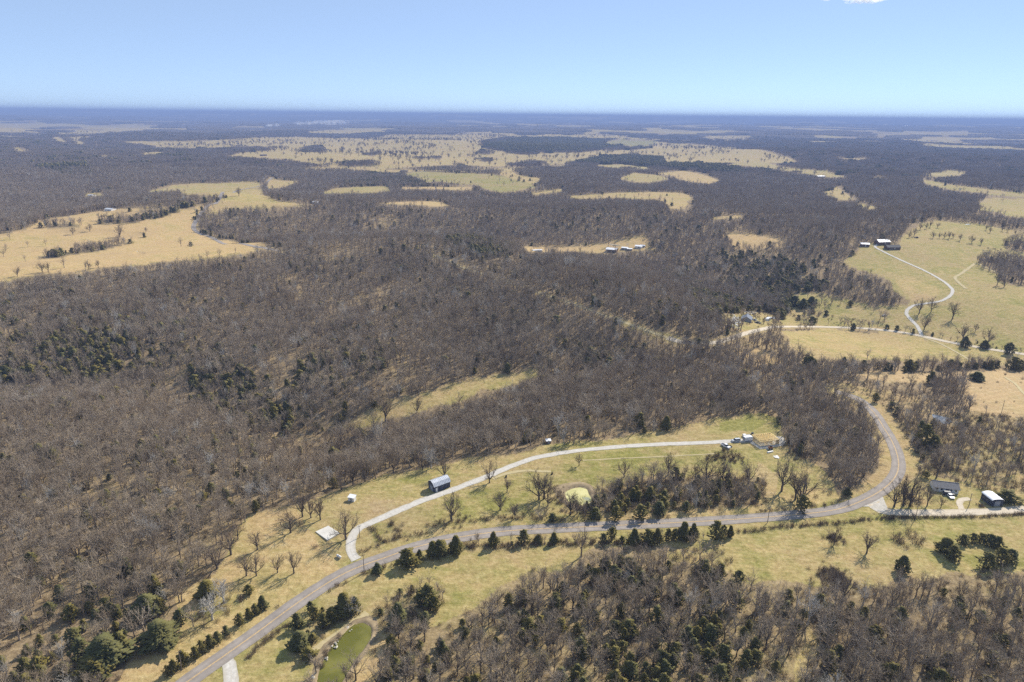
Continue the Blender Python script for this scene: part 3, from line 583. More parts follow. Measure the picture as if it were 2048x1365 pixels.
def bare_tree(seed, H, broad, counts, tw, tip=0.9):
    """returns trunk and crown builders; counts = limbs, boughs, branches, twigs"""
    rnd = random.Random(seed); A, B = TB(), TB()
    tk_ = tip if tip > 1 else 1.0; fork = H * (rnd.uniform(0.16, 0.26) if broad > .95 else rnd.uniform(0.26, 0.4)); r0 = H * 0.024 * tk_
    lean = Vector((rnd.uniform(-.06, .06), rnd.uniform(-.06, .06), 1))
    P = [Vector((0, 0, -0.3)), lean * fork * .5 + Vector((rnd.uniform(-.1, .1), rnd.uniform(-.1, .1), 0)), lean * fork]
    A.prism(P, [r0 * 1.25, r0, r0 * .85], 6)
    def limb(p, d, L, r, lvl):
        n = 3; pts = [p]; rr = [r]; dd = d
        for i in range(n):
            dd = (rdir(rnd, dd, rnd.uniform(.05, .32)) + Vector((0, 0, 0.13 if lvl < 3 else .05))).normalized()
            pts.append(pts[-1] + dd * L / n); rr.append(r * (1 - .78 * (i + 1) / n))
        if lvl <= 1: (A if lvl == 0 else B).prism(pts, rr, 4 if lvl == 0 else 3)
        elif lvl == 2: B.prism([pts[0], pts[-1]], [rr[0], rr[-1]], 3) if counts[3] > 3 else B.sliver(pts[0], pts[-1], r * 2, rnd)
        else:
            B.sliver(pts[0], pts[-1], tw, rnd)
            if counts[3] > 3: B.sliver(pts[1], pts[1] + rdir(rnd, dd, .7) * L * .6, tw * .8, rnd)
            return
        for k in range(counts[lvl + 1]):
            f = (k + rnd.uniform(.3, 1.0)) / counts[lvl + 1]; f = 0.22 + .78 * f
            i = min(int(f * n), n - 1); q = pts[i].lerp(pts[i + 1], f * n - i)
            ang = rnd.uniform(.45, 1.0) if lvl < 2 else rnd.uniform(.35, 1.1)
            limb(q, rdir(rnd, (pts[i + 1] - pts[i]).normalized(), ang), L * rnd.uniform(.42, .62) * (1.15 - .35 * f), max(r * .55 * (1.1 - f * .5), .015), lvl + 1)
    top = P[-1]
    for k in range(counts[0]):
        az = 2.4 * k + rnd.uniform(-.4, .4); tilt = rnd.uniform(.25, .95) * broad if k else rnd.uniform(0, .15)
        d = Vector((math.cos(az) * math.sin(tilt), math.sin(az) * math.sin(tilt), math.cos(tilt)))
        L = (H - fork) * (rnd.uniform(.78, .92) if k == 0 else rnd.uniform(.62, .82)) 
        z = 1.0 if k < 3 else rnd.uniform(.72, 1)
        limb(lean * fork * z, d, L, r0 * (.68 if k else .8), 0)
    return A, B
def cedar_tree(seed, H, R, n, size, lumpy=0.25, rounded=0.62):
    rnd = random.Random(seed); A, B = TB(), TB()
    A.prism([Vector((0, 0, -.3)), Vector((0, 0, H * .8))], [H * .022, H * .006], 5)
    ph = [rnd.uniform(0, 6.28) for _ in range(6)]
    for i in range(n):
        u = rnd.random() ** 0.8; z = H * (0.03 + .95 * u)
        prof = R * (min(1, (u + .06) * 4.5) ** .5) * (1 - u) ** rounded * 1.05 + .05
        az = rnd.uniform(0, 6.28); lob = 1 + lumpy * (math.sin(3 * az + ph[0] + u * 5) * .5 + math.sin(5 * az + ph[1] - u * 9) * .35 + math.sin(9 * u + ph[2]) * .3)
        rr = prof * lob * rnd.uniform(.55, 1.04)
        p = Vector((math.cos(az) * rr, math.sin(az) * rr, z + rnd.uniform(-.1, .1)))
        out = Vector((math.cos(az), math.sin(az), rnd.uniform(.1, 1.1))).normalized(); s = size * rnd.uniform(.6, 1.3)
        a = out.orthogonal().normalized(); a = Matrix.Rotation(rnd.uniform(0, 6.28), 3, out) @ a; b = out.cross(a)
        q = len(B.v)
        B.v += [p + out * s * .75, p - out * s * .3 + a * s * .5, p - out * s * .3 - a * s * .25 + b * s * .45, p - out * s * .3 - a * s * .25 - b * s * .45]
        B.f += [(q, q + 1, q + 2), (q, q + 2, q + 3), (q, q + 3, q + 1)]
    return A, B
def bush(seed, H, n, wd):
    rnd = random.Random(seed); B = TB()
    for i in range(n):
        d = rdir(rnd, Vector((0, 0, 1)), rnd.uniform(0, .9)); p = Vector((rnd.uniform(-.35, .35) * H, rnd.uniform(-.35, .35) * H, -.05))
        q = p + d * H * rnd.uniform(.5, 1.05); B.sliver(p, q, wd, rnd)
        for k in range(3):
            m = p.lerp(q, rnd.uniform(.3, .9)); B.sliver(m, m + rdir(rnd, d, rnd.uniform(.4, 1)) * H * rnd.uniform(.2, .4), wd * .7, rnd)
    return B
def join(A, B):
    T = TB(); T.v = A.v + B.v; T.f = A.f + [tuple(i + len(A.v) for i in f) for f in B.f]; return T
# unit trees (height 12 m, cedars 6 m), scaled when set out
LONE = [bare_tree(100 + i, 12, 1.0, (6, 6, 5, 5), .06, 1.35) for i in range(4)]
WOODT = [bare_tree(200 + i, 12, .85, (5, 6, 4, 4), .05) for i in range(4)]
MIDT = [bare_tree(300 + i, 12, .9, (5, 5, 4, 3), .075) for i in range(5)]
CED = [cedar_tree(400 + i, 6, (1.55, 1.9, 2.3, 1.4)[i], 1150, .46, .45) for i in range(4)]
RAG = [cedar_tree(440 + i, 6, (1.7, 2.1, 2.4, 1.8)[i], 430, .58, .95, .45) for i in range(4)]
CEDM = [cedar_tree(420 + i, 6, (1.7, 2.1, 2.3)[i], 230, .9, .9, .4) for i in range(3)]
def coll(name, meshes):
    c = bpy.data.collections.new(name)
    for i, m in enumerate(meshes):
        o = bpy.data.objects.new('%s_%02d' % (name, i), m); c.objects.link(o)
    return c
def clump(seed, radius, n, mat_split):
    """a stand of many small trees as one mesh, for the far woods"""
    rnd = random.Random(seed); B = TB()
    for i in range(n):
        a = rnd.uniform(0, 6.28); r = radius * math.sqrt(rnd.random()); c = Vector((math.cos(a) * r, math.sin(a) * r, 0)); h = rnd.uniform(8, 13.5); cr = rnd.uniform(2.2, 3.6)
        B.sliver(c, c + Vector((0, 0, h)), .5, rnd)
        for k in range(mat_split):
            d = rdir(rnd, Vector((0, 0, 1)), rnd.uniform(0, 1.5)); p = c + Vector((0, 0, h * rnd.uniform(.35, .65))) + Vector((d.x, d.y, 0)) * cr * .25
            B.sliver(p, p + Vector((d.x * cr, d.y * cr, d.z * h * .42 + .3)), rnd.uniform(.22, .5), rnd)
    return B
def lump(seed, radius, n):
    rnd = random.Random(seed); B = TB()
    for i in range(n):
        a = rnd.uniform(0, 6.28); r = radius * math.sqrt(rnd.random()); c = Vector((math.cos(a) * r, math.sin(a) * r, 0)); h = rnd.uniform(7, 14); cr = rnd.uniform(5, 9)
        k = len(B.v); B.v += [c + Vector((math.cos(t_) * cr * rnd.uniform(.6, 1.2), math.sin(t_) * cr * rnd.uniform(.6, 1.2), rnd.uniform(0, h * .5))) for t_ in (0, 1.26, 2.5, 3.77, 5.0)] + [c + Vector((rnd.uniform(-2, 2), rnd.uniform(-2, 2), h))]
        B.f += [(k + q, k + (q + 1) % 5, k + 5) for q in range(5)]
    return B
def scatter(name, pts, idx, rz, scl, collection, label):
    me = bpy.data.meshes.new(name); n = len(pts)
    me.vertices.add(n); me.vertices.foreach_set('co', np.asarray(pts, np.float32).ravel())
    for nm, ty, val in (('pick', 'INT', np.asarray(idx, np.int32)), ('turn', 'FLOAT', np.asarray(rz, np.float32))):
        a = me.attributes.new(nm, ty, 'POINT'); a.data.foreach_set('value', val)
    a = me.attributes.new('size', 'FLOAT_VECTOR', 'POINT'); a.data.foreach_set('vector', np.asarray(scl, np.float32).ravel())
    o = link(bpy.data.objects.new(name, me)); tag(o, label, kind='stuff')
    g = bpy.data.node_groups.new(name, 'GeometryNodeTree')
    g.interface.new_socket('Geometry', in_out='INPUT', socket_type='NodeSocketGeometry'); g.interface.new_socket('Geometry', in_out='OUTPUT', socket_type='NodeSocketGeometry')
    N = g.nodes; gi = N.new('NodeGroupInput'); go = N.new('NodeGroupOutput'); ip = N.new('GeometryNodeInstanceOnPoints'); ci = N.new('GeometryNodeCollectionInfo')
    ci.inputs['Collection'].default_value = collection; ci.inputs['Separate Children'].default_value = True; ci.inputs['Reset Children'].default_value = True
    def na(nm, ty):
        q = N.new('GeometryNodeInputNamedAttribute'); q.data_type = ty; q.inputs['Name'].default_value = nm; return q.outputs['Attribute']
    cx = N.new('ShaderNodeCombineXYZ'); g.links.new(na('turn', 'FLOAT'), cx.inputs['Z'])
    ip.inputs['Pick Instance'].default_value = True
    g.links.new(gi.outputs[0], ip.inputs['Points']); g.links.new(ci.outputs[0], ip.inputs['Instance']); g.links.new(na('pick', 'INT'), ip.inputs['Instance Index'])
    g.links.new(cx.outputs[0], ip.inputs['Rotation']); g.links.new(na('size', 'FLOAT_VECTOR'), ip.inputs['Scale']); g.links.new(ip.outputs[0], go.inputs[0])
    o.modifiers.new('scatter', 'NODES').node_group = g
    return o

RNG = np.random.default_rng(7)
def grid(r0, r1, sp, az=46):
    """jittered points of a square grid inside the sector of view"""
    a = math.radians(az); w_ = r1 * math.sin(a)
    X, Y = np.meshgrid(np.arange(-w_, w_, sp), np.arange(r0 * math.cos(a) - 5, r1, sp)); X = X.ravel(); Y = Y.ravel()
    X = X + RNG.uniform(-.48, .48, len(X)) * sp; Y = Y + RNG.uniform(-.48, .48, len(Y)) * sp
    d = np.hypot(X, Y); m = (d >= r0) & (d < r1) & (np.abs(np.arctan2(X, Y)) < a)
    return X[m], Y[m]
def sight(X, Y, h):
    """how much farther than the tree the ground lies that its top hides"""
    z0 = terrain(X, Y) + h; f = np.ones(len(X)) * 1.06
    for _ in range(5): f = np.clip((CAM_H - terrain(X * f, Y * f)) / np.maximum(CAM_H - z0, 8), 1.0, 1.6)
    return f
def stand(X, Y, hmean, lone_cell):
    """decide for each candidate spot whether a tree stands there, of which kind and how tall"""
    A = cover(X, Y, 0.7); d = np.hypot(X, Y)
    H = hmean * np.clip(RNG.normal(1, .2, len(X)), .5, 1.6) * A['h'] * (.72 + .56 * fnoise(X / 45, Y / 45, 77))
    gap = fnoise(X / 38, Y / 38, 81); p = A['d'] * np.clip(1.12 - .7 * sstep(.54, .76, gap), 0.3, 1.0)
    tree = RNG.random(len(X)) < p
    f = sight(X, Y, .82 * H)          # keep crowns from standing in front of open fields
    hide = np.zeros(len(X), bool)
    for q in (.4, .7, 1.0):
        B = cover(X * (1 + (f - 1) * q), Y * (1 + (f - 1) * q), 0.3)
        hide |= (B['d'] < .08) & (A['d'] > .5) & (B['t'] < 5) & (B['s'] < 3) & (B['o'] > .95)
    hide &= (RNG.random(len(X)) < .95) & (A['k'] < .5)
    tree &= ~hide
    lone = RNG.random(len(X)) < A['t'] * lone_cell / 10000.0
    patch = fnoise(X / 60, Y / 60, 91); pc = np.clip(A['c'] * (0.6 + 1.5 * sstep(.42, .66, patch)), 0, .92)
    ced = RNG.random(len(X)) < pc
    ced |= lone & ~tree & (RNG.random(len(X)) < .22)
    return tree | lone, ced, H
# ------------------------------------------------------------------ set the woods out
NEARX, NEARY = grid(95, 760, 3.9)
ok, ced, H = stand(NEARX, NEARY, 8.8, 3.9 ** 2)
NX, NY, NC, NH = NEARX[ok], NEARY[ok], ced[ok], H[ok]
# trees surveyed one by one: base column, base row, top row, label ('' = shared)
LONE_TREES = [
 (692, 1079, 1027, 'broad leafless tree beside the concrete slab casting a long branching shadow'),
 (641, 1040, 1000, 'leafless tree leaning at the wood edge above the concrete slab'),
 (622, 1036, 996, 'slender leafless tree second left of the concrete slab'), (605, 1034, 990, 'thin leafless tree farthest left in the row above the slab'),
 (683, 980, 936, 'dark leafless tree left of the white shed top'), (706, 971, 930, 'leafless tree at the wood edge just above the white shed'), (730, 964, 924, 'round crowned leafless tree right above the white shed'),
 (787, 946, 912, 'leafless tree between white shed and barn on the wood edge'), (845, 941, 912, 'small leafless tree left of the pale tree by the barn'), (862, 937, 898, 'pale barked tree standing above the barn'),
 (889, 957, 920, 'leafless tree close behind the metal roofed barn'), (903, 1041, 990, 'wide leafless tree between the driveway and the county road'),
 (979, 966, 925, 'tall leafless tree beside the gravel driveway right of the barn'), (1014, 985, 958, 'crooked small leafless tree below the driveway'),
 (1078, 1000, 950, 'tall twin leafless tree left of the algae pond'), (1088, 998, 952, 'forked leafless tree touching the twin tree by the pond'), (1096, 1012, 978, 'leaning leafless tree at the left bank of the algae pond'),
 (1141, 1030, 988, 'thin leafless tree at the foot of the algae pond'), (1154, 1028, 990, 'spindly leafless tree below the middle of the algae pond'),
 (1158, 932, 909, 'small lone leafless tree in the green meadow below the driveway'), (1248, 955, 922, 'thin leafless tree above the pond thicket'),
 (1336, 950, 908, 'wide dark leafless tree right of the pond thicket top'), (1352, 972, 945, 'slim leafless tree beside the wide dark one'), (1390, 962, 930, 'leafless tree right end of the thicket meadow'),
 (1412, 965, 920, 'tall leafless tree below the brush patch near the house site'), (1444, 968, 928, 'leafless tree under the house site, middle of three'), (1497, 968, 926, 'leafless tree under the house site, right of three'),
 (1563, 983, 922, 'tall thick trunked leafless tree in the tan patch above the road'), (1603, 1006, 944, 'large leafless tree next to the dark cedar above the road'), (1590, 1000, 950, 'second leafless tree beside the dark cedar above the road'),
 (1697, 990, 950, 'leafless tree inside the road bend'),
 (1685, 1203, 1150, 'large leafless tree at the lower edge of the roadside field'), (1668, 1090, 1056, 'bushy leafless tree alone in the roadside field'), (1733, 1107, 1068, 'thin lone leafless tree in the middle of the roadside field'),
 (1788, 1014, 968, 'leafless tree left in the clump by the side road'), (1806, 1012, 955, 'tallest leafless tree in the clump by the side road'), (1820, 1012, 960, 'leafless tree right in the clump by the side road'),
 (1854, 1012, 975, 'leafless tree between the clump and the long grey house'), (1882, 1015, 994, 'small leafless tree beside the side road'), (1873, 955, 912, 'leafless tree behind the long grey house'),
 (581, 1066, 1024, 'wide leafless tree in the tan meadow left of the slab'), (515, 1100, 1066, 'leafless tree on the meadow edge far left'), (555, 1146, 1112, 'small leafless tree by the road left of the driveway mouth'), (588, 1147, 1105, 'leafless tree nearest the road left of the driveway mouth'),
 (513, 1152, 1112, 'leafless tree right of a pair above the round cedars'), (493, 1152, 1110, 'leafless tree left of a pair above the round cedars'), (434, 1138, 1085, 'leafless tree at the dark wood corner'), (462, 1110, 1062, 'leafless tree leaning over the meadow corner'), (476, 1078, 1046, 'thin leafless tree at the meadow corner top'),
 (448, 1205, 1160, 'pale spreading leafless tree among the roadside bushes'), (425, 1240, 1190, 'low pale leafless tree with wide shadow left of the road'), (705, 1232, 1196, 'pale leafless tree beside the grass track'),
 (1000, 1020, 985, 'slim bare tree in the roadside ditch below the crooked tree'), (1030, 1038, 1008, 'bare sapling beside the county road ditch'),
 (1848, 660, 632, 'leafless tree where the farm lane meets the dirt road'), (1838, 628, 600, 'leafless tree on the farm lane bend'), (1862, 624, 597, 'leafless tree right of the farm lane bend'), (1905, 638, 606, 'spreading leafless tree in the pasture right of the lane'), (1925, 680, 650, 'leafless tree behind the roadside cedar'), (1950, 665, 648, 'round bushy leafless tree in the right pasture'), (1975, 690, 660, 'leafless tree by the dirt road far right'), (1994, 571, 548, 'leafless tree below the right wood patch'), (2008, 575, 557, 'leafless tree beside the right wood patch'),
 (1920, 482, 468, 'first of three leafless trees on the far pasture slope'), (1943, 487, 472, 'second of three leafless trees on the far pasture slope'), (1962, 490, 477, 'third of three leafless trees on the far pasture slope'),
 (1866, 477, 464, ''), (1878, 477, 466, ''), (1888, 477, 465, ''), (1898, 478, 464, ''), (1906, 477, 466, ''), (1840, 460, 447, ''), (1852, 458, 446, ''), (1860, 455, 443, ''), (1875, 456, 446, ''), (1828, 473, 457, ''), (1818, 476, 462, ''), (1972, 461, 451, ''), (1980, 466, 455, ''), (2004, 463, 453, ''), (2015, 465, 456, ''), (2030, 470, 461, ''),
 (240, 475, 450, 'tallest bare tree in the golden ridge field'), (146, 470, 455, 'small bare tree upper left in the golden field'), (180, 464, 448, 'bare tree near the upper edge of the golden field'), (292, 465, 455, 'lone bush like bare tree mid golden field'), (85, 545, 525, 'left of two bare trees at the golden field bottom edge'), (97, 545, 526, 'right of two bare trees at the golden field bottom edge'), (178, 540, 523, 'bare tree at the wood edge under the golden field'), (197, 536, 521, 'bare tree beside it at the wood edge under the golden field'), (35, 553, 535, 'leftmost bare tree under the golden field'), (478, 393, 375, 'round bare tree in the pale ridge field'), (436, 404, 390, 'bare tree beside the ridge road'),
 (771, 843, 800, 'bare tree standing in the narrow woodland meadow'), (834, 826, 798, 'slim bare tree in the narrow woodland meadow'),
]
CEDARS = [  # base column, base row, top row, width px, label
 (755, 1148, 1125, 22, 'dark cone shaped cedar nearest the utility pole on the road'), (817, 1131, 1096, 32, 'cedar left of the small one along the road'), (839, 1118, 1098, 16, 'small cedar between two large roadside cedars'), (866, 1114, 1081, 30, 'left half of the big round roadside cedar pair'), (881, 1112, 1079, 30, 'right half of the big round roadside cedar pair'), (912, 1107, 1070, 30, 'tall pointed cedar right of the round pair'),
 (987, 1093, 1062, 26, 'cedar with a bare tree beside it below the road'), (1048, 1087, 1058, 22, 'second cedar below the straight road stretch'), (1077, 1085, 1068, 20, 'small cedar below the straight road stretch'), (1108, 1087, 1064, 20, 'cedar left of the gap below the straight road'), (1224, 1082, 1053, 22, 'pointed cedar above the grey bushes by the road'), (1207, 1085, 1066, 22, ''), (1268, 1090, 1056, 26, 'cedar standing alone left of the triple below the road'), (1297, 1087, 1058, 24, 'left cedar of the triple below the road'), (1314, 1086, 1055, 24, 'right cedar of the triple below the road'), (1336, 1082, 1056, 24, ''), (1350, 1080, 1056, 22, ''), (1367, 1080, 1042, 26, 'tall cedar left of the close pair below the road'), (1386, 1078, 1045, 24, 'tall cedar right of the close pair below the road'), (1432, 1078, 1040, 26, 'tallest cedar throwing its shadow on the field edge'), (1446, 1074, 1048, 20, ''), (1460, 1074, 1050, 14, 'smallest cedar at the right end of the roadside row'),
 (1603, 1024, 988, 26, 'round dark cedar above the road beside the large bare tree'), (1332, 860, 831, 24, 'dark conical cedar at the wood edge above the driveway'), (1694, 990, 975, 18, 'low cedar inside the road bend'), (1105, 1042, 1026, 16, 'small round cedar by the road below the algae pond'),
 (1804, 1143, 1110, 30, 'lone dark cedar in the roadside field'), (1890, 1105, 1075, 34, 'cedar at the left end of the ring of cedars'), (1905, 1120, 1090, 34, ''), (1925, 1088, 1068, 24, ''), (1945, 1085, 1066, 24, ''), (1962, 1085, 1066, 26, ''), (1980, 1092, 1068, 28, ''), (1994, 1098, 1072, 26, ''), (2000, 1130, 1095, 40, ''), (1975, 1138, 1105, 40, ''), (2020, 1125, 1098, 30, ''),
 (2014, 1002, 980, 30, 'round evergreen beside the arched metal building'), (1929, 695, 672, 20, 'dark cedar casting shade on the dirt road'), (1968, 697, 680, 18, 'second cedar along the dirt road at right'), (2017, 708, 684, 16, 'pointed cedar along the dirt road far right'), (1953, 762, 743, 26, 'lone wide cedar in the orange scrub field'), (1862, 768, 742, 22, 'cedar at the left tip of the bare grove'), (1848, 892, 846, 30, 'tall dark cedar behind the round grey tree'), (1868, 895, 870, 26, 'broad cedar right of the tall dark one'), (1840, 870, 840, 22, ''), (1750, 805, 785, 18, ''),
 (1610, 735, 712, 16, ''), (1628, 738, 718, 16, ''), (1685, 741, 712, 18, ''), (1726, 742, 719, 20, ''), (1755, 738, 722, 16, ''), (1818, 742, 718, 24, ''), (1830, 741, 722, 16, ''), (1900, 738, 718, 22, ''), (1913, 738, 720, 16, ''), (1948, 738, 724, 18, ''), (1968, 736, 722, 16, ''), (1985, 735, 720, 18, ''), (2025, 741, 712, 30, ''), (2036, 740, 718, 24, ''),
 (1588, 612, 590, 22, 'round cedar at the left of the scrub slope'), (1605, 618, 596, 24, 'wide cedar pair on the scrub slope'), (1622, 612, 592, 22, 'dark cedar on the scrub slope below the wood'), (1700, 612, 600, 14, ''),
 (322, 1290, 1242, 66, 'large round cedar alone beside the tan strip'), (295, 1232, 1188, 60, 'broad olive cedar at the wood edge above the round one'), (320, 1225, 1195, 34, ''), (215, 1330, 1270, 76, 'huge dark cedar mass in the lower left wood edge'), (245, 1310, 1262, 50, ''), (190, 1352, 1312, 56, 'olive cedar at the lower left bottom edge'), (165, 1320, 1275, 50, ''), (415, 1196, 1160, 40, 'olive cedar above the pale roadside tree'), (498, 1188, 1168, 26, ''), (150, 1290, 1255, 44, ''),
 (526, 1218, 1190, 22, 'topmost round cedar of the roadside hedge'), (511, 1230, 1206, 20, ''), (498, 1238, 1215, 20, ''), (480, 1252, 1226, 26, ''), (453, 1272, 1250, 18, ''), (436, 1286, 1262, 22, ''), (421, 1296, 1268, 24, ''), (404, 1307, 1280, 26, ''), (392, 1318, 1292, 22, ''), (367, 1330, 1300, 28, ''), (348, 1345, 1318, 24, ''), (335, 1352, 1330, 18, ''),
 (600, 1296, 1262, 44, 'dark cedar at the lower end of the pond hedge'), (618, 1318, 1296, 28, 'small cedar beside the rocky pond bank'), (596, 1256, 1225, 34, ''), (622, 1225, 1202, 26, ''), (648, 1255, 1225, 36, ''), (665, 1245, 1212, 34, ''), (690, 1232, 1184, 40, 'tall dark cedar at the upper end of the pond hedge'), (712, 1228, 1192, 30, ''), (630, 1240, 1212, 26, ''),
 (797, 1252, 1204, 36, 'tall dark cedar left of the field thicket'), (855, 1212, 1166, 30, 'pointed cedar topping the field thicket'), (838, 1215, 1185, 28, ''), (870, 1222, 1190, 30, ''), (850, 1250, 1222, 28, ''),
 (1190, 1037, 1014, 34, ''), (1232, 1040, 1010, 38, ''), (1280, 1038, 1008, 40, ''), (1318, 1030, 1002, 36, ''), (1300, 1000, 972, 34, ''), (1372, 1024, 1002, 30, ''),
]
def px_height(bx, by, ty):
    """height of an upright thing from its base and top rows"""
    b = at(bx, by); lo, hi = 0.5, 40.0
    for _ in range(30):
        m = (lo + hi) / 2; _, r = project(np.array(b.x), np.array(b.y), np.array(b.z + m))
        if r > ty: lo = m
        else: hi = m
    return b, m
MESH_LONE = [(a.mesh('trunk', M_BARK), b.mesh('crown', M_DTWIG)) for a, b in LONE]
MESH_WOOD = [(a.mesh('trunk', M_BARK), b.mesh('crown', M_TWIG)) for a, b in WOODT]
MESH_CED = [(a.mesh('trunk', M_BARK), b.mesh('crown', M_CEDAR)) for a, b in CED]
MESH_RAG = [(a.mesh('trunk', M_BARK), b.mesh('crown', M_CEDAR)) for a, b in RAG]
MESH_PALE = (LONE[1][0].mesh('trunk', M_PALE), LONE[1][1].mesh('crown', M_PALE))
def plant(name, pair, loc, rz, sx, sz, label, cat, group=None):
    r = empty(name, loc, rz); r.scale = (sx, sx, sz); tag(r, label, cat, group)
    for m in pair: link(bpy.data.objects.new(m.name.split('.')[0], m), r)
    return r
rnd = random.Random(3); taken = []
for i, (bx, by, ty, lab) in enumerate(LONE_TREES):
    b, h = px_height(bx, by, ty); k = h / 12.0; taken.append((b.x, b.y, h * .3))
    pair = MESH_PALE if 'pale' in lab and 'tree' in lab and ('barked' in lab or 'pale spreading' in lab or 'low pale' in lab or 'pale leafless' in lab) else MESH_LONE[i % 4]
    plant('bare_tree', pair, b, rnd.uniform(0, 6.28), k * rnd.uniform(.85, 1.1), k, lab or 'small bare tree in the row along the far pasture crest', 'tree', None if lab else 'bare trees along the far pasture crest')
SHARED_CEDAR = [(lambda x, y: y > 1140 and x < 560, 'dark round cedar in the hedge left of the county road', 'cedars left of the county road'),
 (lambda x, y: y > 1160 and x < 900, 'dark cedar in the thicket beside the green pond', 'cedars around the green pond'),
 (lambda x, y: x > 1880 and 1060 < y < 1145, 'dark cedar in the ring of cedars at right of the roadside field', 'cedars ringing the field hollow'),
 (lambda x, y: 1150 < x < 1400 and y < 1045, 'dark cedar in the thicket beside the algae pond', 'cedars beside the algae pond'),
 (lambda x, y: y > 1045, 'dark cedar in the row below the straight road', 'cedars below the straight road'),
 (lambda x, y: True, 'dark cedar in the hedgerow across the right hand valley', 'cedars in the valley hedgerow')]
for i, (bx, by, ty, wpx, lab) in enumerate(CEDARS):
    b, h = px_height(bx, by, ty); dist = math.sqrt(b.x ** 2 + b.y ** 2 + CAM_H ** 2); wm = wpx * dist / FPX * .84; h *= .94
    v = (i * 7) % 4; R0 = ((1.55, 1.9, 2.3, 1.4) if lab else (2.3, 2.9, 3.2, 2.5))[v]; taken.append((b.x, b.y, wm * .45)); g = None
    if not lab:
        _, lab, g = next(q for q in SHARED_CEDAR if q[0](bx, by))
    plant('cedar_tree', (MESH_RAG if g or i % 3 == 1 else MESH_CED)[v], b, rnd.uniform(0, 6.28), wm / 2 / R0, h / 6.0, lab, 'cedar', g)
tk = np.array(taken); keep = np.ones(len(NX), bool)
for x, y, r in tk: keep &= (NX - x) ** 2 + (NY - y) ** 2 > (r + 1.2) ** 2
NX, NY, NC, NH = NX[keep], NY[keep], NC[keep], NH[keep]
NZ = terrain(NX, NY)
px, py = project(NX, NY, NZ + 5); inview = (px > 5) & (px < 2043) & (py > 300) & (py < 1375)
order = np.argsort(np.where(inview, np.hypot(NX, NY), 1e9))
n_bare = 300 - len(LONE_TREES); n_ced = 300 - len(CEDARS)
bare_i = [k for k in order if not NC[k]][:n_bare]; ced_i = [k for k in order if NC[k]][:n_ced]
def where(x, y):
    """which part of the near woods a tree stands in, named by what is beside it"""
    low = ' near the bottom edge' if y > 1270 else ' toward the field'
    for lim, txt, g in ((150, 'in the wood at the extreme lower left corner', 'left corner wood'), (330, 'among the big cedars of the lower left wood', 'lower left wood'), (600, 'on the lower left wood edge facing the county road', 'lower left wood edge'),
                        (760, 'on the right bank of the green pond', 'green pond bank'), (880, 'between the green pond and the field thicket', 'wood beside the green pond'), (1040, 'in the thin wood below the hay field', 'thin lower wood'), (1180, 'in the thin wood where the hay field narrows', 'thin lower wood tip'),
                        (1400, 'in the lower wood under the row of roadside cedars', 'wood under the cedar row'), (1590, 'in the lower wood left of the grassy gap', 'wood left of the gap'), (1780, 'in the lower wood right of the grassy gap', 'wood right of the gap'), (1920, 'in the lower wood under the lone field cedar', 'wood under the lone cedar'), (9999, 'in the wood at the extreme lower right corner', 'right corner wood')):
        if x < lim: return txt + low, g
for k in bare_i:
    s = NH[k] / 12.0; q, g = where(px[k], py[k])
    plant('bare_tree', MESH_WOOD[int(k) % 4], (NX[k], NY[k], NZ[k]), RNG.uniform(0, 6.28), s * RNG.uniform(.85, 1.15), s, 'bare tree ' + q, 'tree', 'bare trees of the ' + g)
for k in ced_i:
    s = NH[k] * .62 / 6.0; q, g = where(px[k], py[k])
    plant('cedar_tree', MESH_RAG[int(k) % 4], (NX[k], NY[k], NZ[k]), RNG.uniform(0, 6.28), s * RNG.uniform(.8, 1.15), s, 'cedar ' + q, 'cedar', 'cedars of the ' + g)
rest = np.ones(len(NX), bool); rest[bare_i] = False; rest[ced_i] = False
# the rest of the woods: one mass of bare trees, one of cedars, with stands standing in farther out
C_BARE = coll('bare_stand', [join(a, b).mesh('bare', M_TWIG) for a, b in WOODT] + [join(a, b).mesh('bare', M_TWIG) for a, b in MIDT] + [clump(600 + i, 22, 34, 26).mesh('stand', M_TWIG) for i in range(3)] + [lump(620 + i, 150, 700).mesh('canopy', M_CANOPY) for i in range(3)] + [join(a, b).mesh('bare', M_DTWIG) for a, b in LONE] + [join(*WOODT[1]).mesh('bare', M_PALE)])
C_CED = coll('cedar_stand', [join(a, b).mesh('cedar', M_CEDAR) for a, b in RAG] + [join(a, b).mesh('cedar', M_CEDAR) for a, b in CEDM])
BP, BI, BS = [], [], []; CP, CI, CS = [], [], []
def put(X, Y, ced_, H_, b0, nb, c0, nc):
    Z = terrain(X, Y); m = ~ced_; n = m.sum(); s = H_[m] / 12.0; wd = s * RNG.uniform(.85, 1.2, n)
    BP.append(np.stack([X[m], Y[m], Z[m]], 1)); pk = RNG.integers(b0, b0 + nb, n); pk[RNG.random(n) < (.03 if b0 < 9 else 0)] = 19; BI.append(pk); BS.append(np.stack([wd, wd, s], 1))
    m = ced_; n = m.sum(); s = H_[m] * .62 / 6.0; wd = s * RNG.uniform(.8, 1.2, n)
    CP.append(np.stack([X[m], Y[m], Z[m]], 1)); CI.append(RNG.integers(c0, c0 + nc, n)); CS.append(np.stack([wd, wd, s], 1))
dn = np.hypot(NX, NY); r1 = rest & (dn < 430); r2 = rest & (dn >= 430)
put(NX[r1], NY[r1], NC[r1], NH[r1], 0, 4, 0, 4); put(NX[r2], NY[r2], NC[r2], NH[r2], 4, 5, 4, 3)
X, Y = grid(760, 2300, 5.1); ok, ced, H = stand(X, Y, 9.4, 5.1 ** 2); put(X[ok], Y[ok], ced[ok], H[ok], 4, 5, 4, 3)
